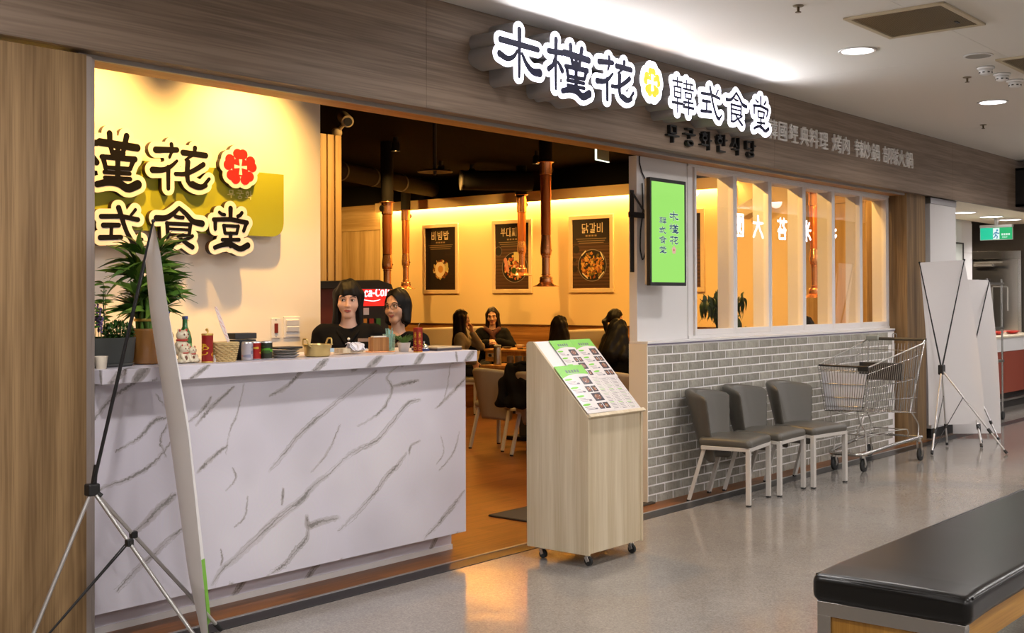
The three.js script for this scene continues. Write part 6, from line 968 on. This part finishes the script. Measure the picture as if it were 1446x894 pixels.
{ // plant inside behind the windows
  const t = thing('window_plant', 'leafy dark green plant on a stand behind the first window panes', 'plant', [9.4, 0, -0.98]), R = rng(14), g = [], st = [];
  part('stand', [ext(-0.14, 0.14, 0, 0.84, -0.14, 0.14, 0.006)], M.dark, t); part('pot', lathe([[0, 0.84], [0.09, 0.84], [0.12, 1.06], [0.11, 1.06], [0, 1.04]], 28), std([0.3, 0.2, 0.12], 0.5), t);
  for (let i = 0; i < 20; i++) { const a = R() * 7, r = 0.08 + R() * 0.3, h = 1.22 + R() * 0.42, x = cos(a) * r * 1.0, z = sin(a) * r * 0.5; st.push(tube([[0, 1.04, 0], [x * 0.4, 1.04 + (h - 1.04) * 0.6, z * 0.4], [x, h, z]], 0.004, 5, 8)); for (let k = 0; k < 9; k++) g.push(leaf(0.09 + R() * 0.05, 0.04, 0.9).rotateX(0.35 + R() * 0.7).rotateY(R() * 7).translate(x * (0.75 + R() * 0.3), h - R() * 0.1, z * (0.75 + R() * 0.3))); }
  part('leaves', merge(g), std([0.02, 0.05, 0.012], 0.5), t).userData.kind = 'stuff'; part('stems', merge(st), stemMat, t);
}
// ---------------------------------------------------------------- people
const skinTone = std([0.62, 0.36, 0.24], 0.5), skinPale = std([0.68, 0.42, 0.31], 0.5), hairMat = std([0.006, 0.005, 0.0045], 0.5, 0, { specularIntensity: 0.35 }), hairBrown = std([0.012, 0.006, 0.004], 0.5, 0, { specularIntensity: 0.35 }), eyeWhite = std([0.7, 0.66, 0.62], 0.3), eyeDark = std([0.01, 0.007, 0.006], 0.25), lipMat = std([0.42, 0.1, 0.08], 0.45), blackCloth = std([0.005, 0.005, 0.006], 0.9, 0, { specularIntensity: 0.25 }), darkTrousers = std([0.015, 0.015, 0.02], 0.8);
// head in its own axes: centre of the skull at the origin, face towards +z, crown at y = 0.115
function headField(smile) {
  return (x, y, z) => {
    const ax = abs(x);
    let d = ell(x, y, z, [0, 0.022, -0.012], [0.075, 0.094, 0.092]);
    d = smin(d, ell(x, y, z, [0, -0.04, 0.022], [0.06, 0.072, 0.066]), 0.03);
    d = smin(d, cap(x, y, z, [-0.012, -0.102, 0.058], [0.012, -0.102, 0.058], 0.019, 0.019), 0.03);
    d = smin(d, ell(ax, y, z, [0.04, -0.035, 0.058], [0.024, 0.02, 0.018]), 0.022);           // cheeks
    d = smin(d, cap(ax, y, z, [0.012, 0.022, 0.082], [0.046, 0.02, 0.066], 0.008, 0.006), 0.02);   // brow
    d = smax(d, -ell(ax, y, z, [0.031, 0.0, 0.093], [0.018, 0.011, 0.014]), 0.012);               // eye sockets
    d = smin(d, ell(ax, y, z, [0.031, 0.0, 0.07], [0.014, 0.0115, 0.0125]), 0.004);               // lids
    d = smin(d, cap(x, y, z, [0, 0.005, 0.083], [0, -0.034, 0.1], 0.007, 0.0105), 0.012);
    d = smin(d, ell(ax, y, z, [0.011, -0.038, 0.091], [0.008, 0.007, 0.009]), 0.006);
    d = smin(d, cap(ax, y, z, [0, -0.069, 0.083], [0.016, -0.068 + smile, 0.078], 0.0075, 0.005), 0.01);
    d = smin(d, ell(ax, y, z, [0.078, -0.012, -0.012], [0.009, 0.03, 0.018]), 0.006);             // ears
    return d;
  };
}
function hairField(style) {
  const scalp = (x, y, z) => {   // cap of hair that leaves the face free
    let d = ell(x, y, z, [0, 0.026, -0.016], [0.09, 0.106, 0.108]);
    const face = style === 'bangs' ? rbox(x, y + 0.07, z - 0.12, [0.066 - 0.12 * max(0, y), 0.1, 0.1], 0.035) : rbox(x + (style === 'bob' ? 0.012 : 0), y + 0.045, z - 0.128, [0.058, 0.118, 0.1], 0.045);
    return smax(d, -face, 0.016);
  };
  return (x, y, z) => {
    const ax = abs(x), wave = 0.003 * sin(x * 90 + y * 24) + 0.002 * sin(z * 120 + y * 10);
    let d = scalp(x, y, z), w = 9;
    if (style === 'bangs') w = smin(cap(ax, y, z, [0.072, 0.03, -0.01], [0.078, -0.17, 0.016], 0.03, 0.024), cap(x, y, z, [0, 0.0, -0.06], [0, -0.17, -0.055], 0.07, 0.06), 0.03);
    if (style === 'bob') w = smin(cap(ax, y, z, [0.07, 0.02, -0.02], [0.074, -0.1, 0.006], 0.034, 0.034), cap(x, y, z, [0, 0.0, -0.05], [0, -0.085, -0.05], 0.078, 0.07), 0.03);
    if (style === 'long') w = smin(cap(ax, y, z, [0.07, 0.02, -0.01], [0.09, -0.33, 0.03], 0.03, 0.034), smin(cap(x, y, z, [0, 0.02, -0.05], [0, -0.38, -0.085], 0.07, 0.06), cap(ax, y, z, [0.04, 0, -0.05], [0.08, -0.36, -0.06], 0.06, 0.045), 0.03), 0.03);
    if (style === 'back') w = smin(cap(x, y, z, [0, 0.0, -0.04], [0, -0.24, -0.06], 0.09, 0.11), cap(ax, y, z, [0.06, 0, -0.01], [0.14, -0.26, -0.02], 0.055, 0.065), 0.05);
    if (style === 'tail') w = smin(cap(x, y, z, [0, -0.03, -0.1], [-0.02, -0.09, -0.12], 0.03, 0.035), cap(x, y, z, [-0.02, -0.09, -0.12], [-0.03, -0.25, -0.02], 0.04, 0.022), 0.02);
    return smin(d, w, 0.02) + wave;
  };
}
const headCache = new Map(), hairCache = new Map();
const headGeo = (smile, c) => { const k = smile + ',' + c; if (!headCache.has(k)) headCache.set(k, sdfMesh(headField(smile), [-0.1, -0.135, -0.12], [0.1, 0.13, 0.125], c)); return headCache.get(k); };
const hairGeo = (style, c) => { const k = style + c; if (!hairCache.has(k)) hairCache.set(k, sdfMesh(hairField(style), [-0.23, style === 'long' ? -0.47 : style === 'back' ? -0.38 : -0.28, -0.22], [0.23, 0.15, 0.13], c)); return hairCache.get(k); };
function handGeo(curl, side) {   // fingers along +y, palm towards +z, thumb on the side of `side`
  const F = [[-0.03, 0.078, 0.064], [-0.01, 0.083, 0.074], [0.01, 0.081, 0.069], [0.029, 0.072, 0.052]], f = (x, y, z) => {
    const mx = x * side; let d = rbox(mx, y - 0.042, z, [0.039, 0.044, 0.013], 0.012);
    for (const [fx, fy, L] of F) { let p = [fx, fy, 0], a = curl * 0.5; for (const s of [0.45, 0.31, 0.24]) { const q = [p[0] * 1.01, p[1] + cos(a) * L * s, p[2] + sin(a) * L * s]; d = smin(d, cap(mx, y, z, p, q, 0.0088, 0.0078), 0.004); p = q; a += curl * 0.7; } }
    return smin(d, min(cap(mx, y, z, [-0.034, 0.022, 0.004], [-0.058, 0.05, 0.014], 0.011, 0.0098), cap(mx, y, z, [-0.058, 0.05, 0.014], [-0.06, 0.078, 0.026], 0.0098, 0.0085)), 0.008);
  };
  return sdfMesh(f, [-0.085, -0.012, -0.03], [0.085, 0.175, 0.1], 0.0045);
}
function person(label, o) {
  const t = thing('person', label, 'person', o.at, o.turn), seated = o.seated, c = o.cell ?? 0.006, S = o.scale ?? 1; t.scale.setScalar(S);
  const py = seated ? 0.53 : 0.88, up = py + 0.35, lean = o.lean ?? 0, B = (x, y, z) => [x, y, z + lean * max(0, y - py)];
  const pelvis = B(0, py, 0), chest = B(0, up, 0), neck = B(0, up + 0.12, 0.0), head = B(0, up + (o.neck ?? 0.3), 0.012), W = o.width ?? 0.165;
  const arm = (s) => { const a = (s < 0 ? o.left : o.right) ?? [[s * 0.22, up - 0.22, -0.02], [s * 0.2, up - 0.42, 0.1]]; return { sh: B(s * W, up + 0.055, 0), el: a[0], wr: a[1], dir: a[2] ?? [0, -1, 0.2], palm: a[3] ?? [-s, 0, 0], curl: a[4] ?? 0.5 }; };
  const A = [arm(-1), arm(1)], knees = [-1, 1].map((s) => seated ? { hip: [s * 0.09, py - 0.01, 0.02], kn: [s * 0.1, 0.5, 0.42], an: [s * 0.1, 0.09, 0.4] } : { hip: [s * 0.09, py - 0.03, 0], kn: [s * 0.095, 0.47, 0.02], an: [s * 0.1, 0.08, -0.02] });
  const torso = (x, y, z, g) => { let d = 9; const q = z - lean * max(0, y - py); d = smin(cap(x, y, q * 1.35, [-0.065, py + 0.02, 0], [0.065, py + 0.02, 0], 0.105 + g, 0.105 + g), cap(x, y, q * 1.4, [-0.05, py + 0.2, 0], [0.05, py + 0.2, 0], 0.09 + g, 0.09 + g), 0.09); d = smin(d, cap(x, y, q * 1.35, [-0.075, up - 0.01, 0], [0.075, up - 0.01, 0], 0.105 + g, 0.105 + g), 0.08); d = smin(d, cap(x, y, q * 1.1, [-W + 0.02, up + 0.055, 0], [W - 0.02, up + 0.055, 0], 0.05 + g, 0.05 + g), 0.06); for (const s of [-1, 1]) d = smin(d, ell(x, y, q, [s * 0.065, up - 0.02, 0.07], [0.055 + g, 0.05 + g, 0.045 + g]), 0.04); return d * 0.85; };
  const arms = (x, y, z, g, full) => { let d = 9; for (const a of A) { d = min(d, smin(cap(x, y, z, a.sh, a.el, 0.047 + g, 0.038 + g), cap(x, y, z, a.el, full ? a.wr : a.el.map((v, i) => v + (a.wr[i] - v) * 0.92), 0.037 + g, 0.026 + g * 1.3), 0.02)); } return d; };
  const legs = (x, y, z, g) => { let d = 9; for (const k of knees) d = smin(d, smin(cap(x, y, z, k.hip, k.kn, 0.078 + g, 0.055 + g), cap(x, y, z, k.kn, k.an, 0.053 + g, 0.036 + g), 0.03), 0.02); return d; };
  const lo = [-0.36, 0, -0.26], hi = [0.36, up + 0.26, seated ? 0.62 : 0.36];
  // body: one continuous surface with head and hands in finer grids
  const bodyG = sdfMesh((x, y, z) => { let d = smin(torso(x, y, z, 0), arms(x, y, z, 0, true), 0.03); d = smin(d, legs(x, y, z, 0), 0.04); d = smin(d, cap(x, y, z, neck.map((v, i) => v - [0, 0.04, 0][i]), [head[0], head[1] - 0.07, head[2] - 0.012], 0.05, 0.045), 0.03); for (const k of knees) d = smin(d, cap(x, y, z, [k.an[0], 0.045, k.an[2] - 0.03], [k.an[0], 0.035, k.an[2] + 0.12], 0.036, 0.03), 0.03); return d; }, lo, hi, o.coarse ? 0.021 : 0.0145);
  const hm = new THREE.Matrix4().makeRotationFromEuler(new THREE.Euler(o.nod ?? 0, o.look ?? 0, o.tilt ?? 0, 'YXZ')).scale(V(0.95, 0.95, 0.95)).setPosition(...head), list = [bodyG, headGeo(o.smile ?? 0, c * 0.75).clone().applyMatrix4(hm)];
  A.forEach((a, i) => { const y = V(...a.dir).normalize(), z = V(...a.palm).addScaledVector(y, -V(...a.palm).dot(y)).normalize(), x = y.clone().cross(z); list.push(handGeo(a.curl, i ? 1 : -1).applyMatrix4(new THREE.Matrix4().makeBasis(x, y, z).setPosition(...a.wr))); });
  part('body', merge(list), o.skin ?? skinTone, t);
  const topG = sdfMesh((x, y, z) => { let d = smin(torso(x, y, z, 0.014 + (o.bulk ?? 0)), arms(x, y, z, 0.012 + (o.bulk ?? 0), false), 0.03); d += 0.0025 * sin(y * 60 + x * 30) * sin(x * 40 + z * 50); d = smax(d, -cap(x, y, z, [neck[0], neck[1] + 0.03, neck[2] + 0.015], [neck[0], neck[1] + 0.2, neck[2] + 0.03], o.neckline ?? 0.062, 0.09), 0.008); return max(d, py - 0.07 - y); }, lo, hi, o.topCell ?? (o.coarse ? 0.018 : 0.014));
  const top = part('top', topG, o.top ?? blackCloth, t);
  part('trousers', sdfMesh((x, y, z) => max(smin(legs(x, y, z, 0.012), torso(x, y, z, 0.008), 0.03), y - py - 0.06, 0.075 - y), [-0.3, 0, -0.3], [0.3, py + 0.12, 0.6], 0.02), o.trousers ?? darkTrousers, t);
  for (const k of knees) part('shoe', [ext(k.an[0] - 0.045, k.an[0] + 0.045, 0, 0.075, k.an[2] - 0.075, k.an[2] + 0.165, 0.03, 4)], M.black, t);
  const hair = part('hair', hairGeo(o.hair, c), o.hairMat ?? hairMat, t); hair.applyMatrix4(hm);
  if (o.face) {
    const H = new THREE.Group(); const put = (name, g, m) => part(name, (Array.isArray(g) ? merge(g) : g).applyMatrix4(hm), m, t);
    for (const s of [-1, 1]) { put('eye', egg(0.0118, 0.0062, 0.0075, s * 0.031, 0.0, 0.0782, 14), eyeWhite); put('iris', egg(0.0056, 0.006, 0.003, s * 0.031 + (o.gaze ?? 0), 0, 0.0848, 12), eyeDark); put('eyelid', tube([[s * 0.018, 0.001, 0.08], [s * 0.03, 0.0075, 0.0835], [s * 0.044, 0.001, 0.076]], 0.0022, 6), eyeDark); put('eyebrow', tube([[s * 0.014, 0.021, 0.0895], [s * 0.032, 0.026, 0.0845], [s * 0.05, 0.019, 0.0715]], 0.003, 6), hairMat); }
    put('lips', [tube([[-0.02, -0.068 + (o.smile ?? 0), 0.08], [-0.008, -0.0655, 0.0885], [0, -0.067, 0.09], [0.008, -0.0655, 0.0885], [0.02, -0.068 + (o.smile ?? 0), 0.08]], 0.0042, 8), tube([[-0.017, -0.0695 + (o.smile ?? 0), 0.08], [0, -0.0755, 0.0885], [0.017, -0.0695 + (o.smile ?? 0), 0.08]], 0.0046, 8)], lipMat);
  }
  return { t, hm, top, up, py, B };
}
{ // staff behind the counter
  const a = person('woman in black polo shirt with straight dark hair and fringe standing behind the counter', { at: [4.99, 0, -1.12], turn: -0.78, neck: 0.278, scale: 0.995, hair: 'bangs', look: 0.0, nod: 0.1, tilt: -0.03, face: true, gaze: -0.003, skin: skinPale, cell: 0.005, topCell: 0.01, neckline: 0.066, left: [[-0.23, 1.0, -0.02], [-0.19, 0.78, 0.08], [0.1, -1, 0.2], [1, 0, 0], 0.35], right: [[0.23, 1.0, -0.02], [0.19, 0.78, 0.08], [-0.1, -1, 0.2], [-1, 0, 0], 0.35] });
  part('collar', [tube([[-0.075, 1.335, -0.045], [-0.085, 1.335, 0.02], [-0.05, 1.29, 0.085], [-0.012, 1.235, 0.116]], 0.012, 8), tube([[0.075, 1.335, -0.045], [0.085, 1.335, 0.02], [0.05, 1.29, 0.085], [0.012, 1.235, 0.116]], 0.012, 8)], blackCloth, a.t); part('button', egg(0.009, 0.009, 0.005, 0.006, 1.262, 0.113, 10), M.whiteGloss, a.t, 'white button'); part('name_tag', new RoundedBoxGeometry(0.075, 0.022, 0.004, 1, 0.002).rotateX(-0.25).translate(0.1, 1.255, 0.128), std([0.2, 0.13, 0.1], 0.4), a.t, 'small name tag');
  const b = person('woman with chin-length black bob and glasses smiling in profile behind the counter end', { at: [5.4, 0, -1.1], turn: -1.15, scale: 0.95, hair: 'bob', look: -0.2, nod: 0.02, tilt: 0.06, face: true, smile: 0.007, skin: skinTone, cell: 0.005, topCell: 0.01, neckline: 0.064, left: [[-0.23, 1.0, -0.02], [-0.19, 0.78, 0.08], [0.1, -1, 0.2], [1, 0, 0], 0.35], right: [[0.23, 1.0, -0.02], [0.19, 0.78, 0.08], [-0.1, -1, 0.2], [-1, 0, 0], 0.35] });
  const g = (list) => merge(list).applyMatrix4(b.hm), ring = (s) => { const p = []; for (let i = 0; i < 24; i++) { const q = i / 24 * 2 * PI, cx = Math.sign(cos(q)) * Math.pow(abs(cos(q)), 0.6), cy = Math.sign(sin(q)) * Math.pow(abs(sin(q)), 0.6); p.push([s * 0.033 + cx * 0.024, -0.004 + cy * 0.015, 0.101 - abs(s * 0.033 + cx * 0.024) * 0.16]); } return tube(p, 0.0018, 6, 60, true); };
  part('glasses', g([ring(-1), ring(1), bar([-0.009, 0, 0.1], [0.009, 0, 0.1], 0.0018, 6), bar([0.056, 0.003, 0.092], [0.08, 0.003, -0.01], 0.0018, 6), bar([-0.056, 0.003, 0.092], [-0.08, 0.003, -0.01], 0.0018, 6)]), std([0.05, 0.02, 0.015], 0.3), b.t, 'dark rimmed glasses');
  part('teeth', g([egg(0.011, 0.0028, 0.003, 0, -0.0685, 0.089, 10)]), std([0.75, 0.72, 0.66], 0.3), b.t); part('collar', [tube([[-0.08, 1.33, -0.04], [-0.085, 1.325, 0.03], [-0.04, 1.275, 0.1], [0, 1.24, 0.118], [0.04, 1.275, 0.1], [0.085, 1.325, 0.03], [0.08, 1.33, -0.04]], 0.014, 8)], std([0.12, 0.075, 0.045], 0.7), b.t, 'brown collar');
}
{ // diners
  person('seated woman in a grey sweater with very long dark hair, chin on hand', { at: [11.45, 0.06, -6.08], turn: 0.62, seated: true, coarse: true, hair: 'long', look: 0.35, face: true, cell: 0.007, top: std([0.23, 0.19, 0.13], 0.85), hairMat: hairBrown, right: [[0.22, 0.8, 0.24], [0.085, 1.0, 0.13], [-0.1, 1, -0.15], [-0.6, 0, -0.8], 0.7], left: [[-0.24, 0.66, 0.02], [-0.17, 0.62, 0.2]] });
  const b = person('seated woman in a black coat and dark red scarf, hands folded, facing the counter', { at: [12.35, 0.08, -6.32], turn: -0.85, seated: true, coarse: true, hair: 'long', look: -0.1, nod: 0.14, tilt: 0.05, face: true, cell: 0.007, bulk: 0.018, hairMat: hairBrown, right: [[0.27, 0.76, 0.12], [0.07, 0.83, 0.27], [-0.9, 0.15, 0.25], [0, -0.8, -0.4], 0.45], left: [[-0.27, 0.76, 0.12], [-0.06, 0.81, 0.28], [0.9, 0.1, 0.2], [0, -0.8, -0.4], 0.5] });
  part('scarf', [tube([[-0.08, 1.0, -0.04], [-0.09, 1.0, 0.05], [-0.02, 0.95, 0.13], [0.01, 0.86, 0.15], [0.0, 0.72, 0.14]], 0.034, 10), tube([[0.08, 1.0, -0.04], [0.09, 1.0, 0.05], [0.02, 0.95, 0.13], [-0.01, 0.86, 0.145], [-0.03, 0.74, 0.14]], 0.034, 10)], std([0.06, 0.012, 0.01], 0.85), b.t, 'dark red scarf');
  person('diner seen from behind as a round dome of dark hair above the menu stand', { at: [10.9, 0, -4.02], turn: 1.35, seated: true, coarse: true, hair: 'back', cell: 0.008, hairMat: hairBrown });
  person('diner with ponytail leaning forward at the wall table, face turned right', { at: [12.36, 0.06, -4.42], turn: 0.3, seated: true, coarse: true, hair: 'tail', lean: 0.2, nod: 0.35, look: 0.35, face: true, cell: 0.007, right: [[0.26, 0.78, 0.28], [0.12, 0.86, 0.46], [-0.3, 0.1, 1], [0, -1, 0.2], 0.5] });
  person('diner with black hair and black jacket seen from behind, close to the menu stand', { at: [9.42, 0, -2.17], turn: 1.45, seated: true, coarse: true, hair: 'back', cell: 0.008, bulk: 0.012, nod: 0.2, left: [[-0.27, 0.74, 0.16], [-0.12, 0.82, 0.36], [0.3, 0.1, 1], [0, -1, 0], 0.5], right: [[0.27, 0.74, 0.16], [0.14, 0.82, 0.4], [-0.3, 0.1, 1], [0, -1, 0], 0.5] });
  person('diner whose dark hair shows in the fourth window pane', { at: [10.96, 0.02, -0.98], turn: 3.0, seated: true, coarse: true, hair: 'back', cell: 0.008 });
  person('diner whose dark hair just shows in the fifth window pane', { at: [11.52, -0.04, -0.98], turn: 3.14, seated: true, coarse: true, hair: 'bob', cell: 0.008, scale: 0.98 });
  person('diner whose dark hair just shows in the last window pane', { at: [12.2, -0.06, -0.98], turn: -2.9, seated: true, coarse: true, hair: 'back', cell: 0.008, scale: 0.96 });
}
renderer.render(scene, camera);
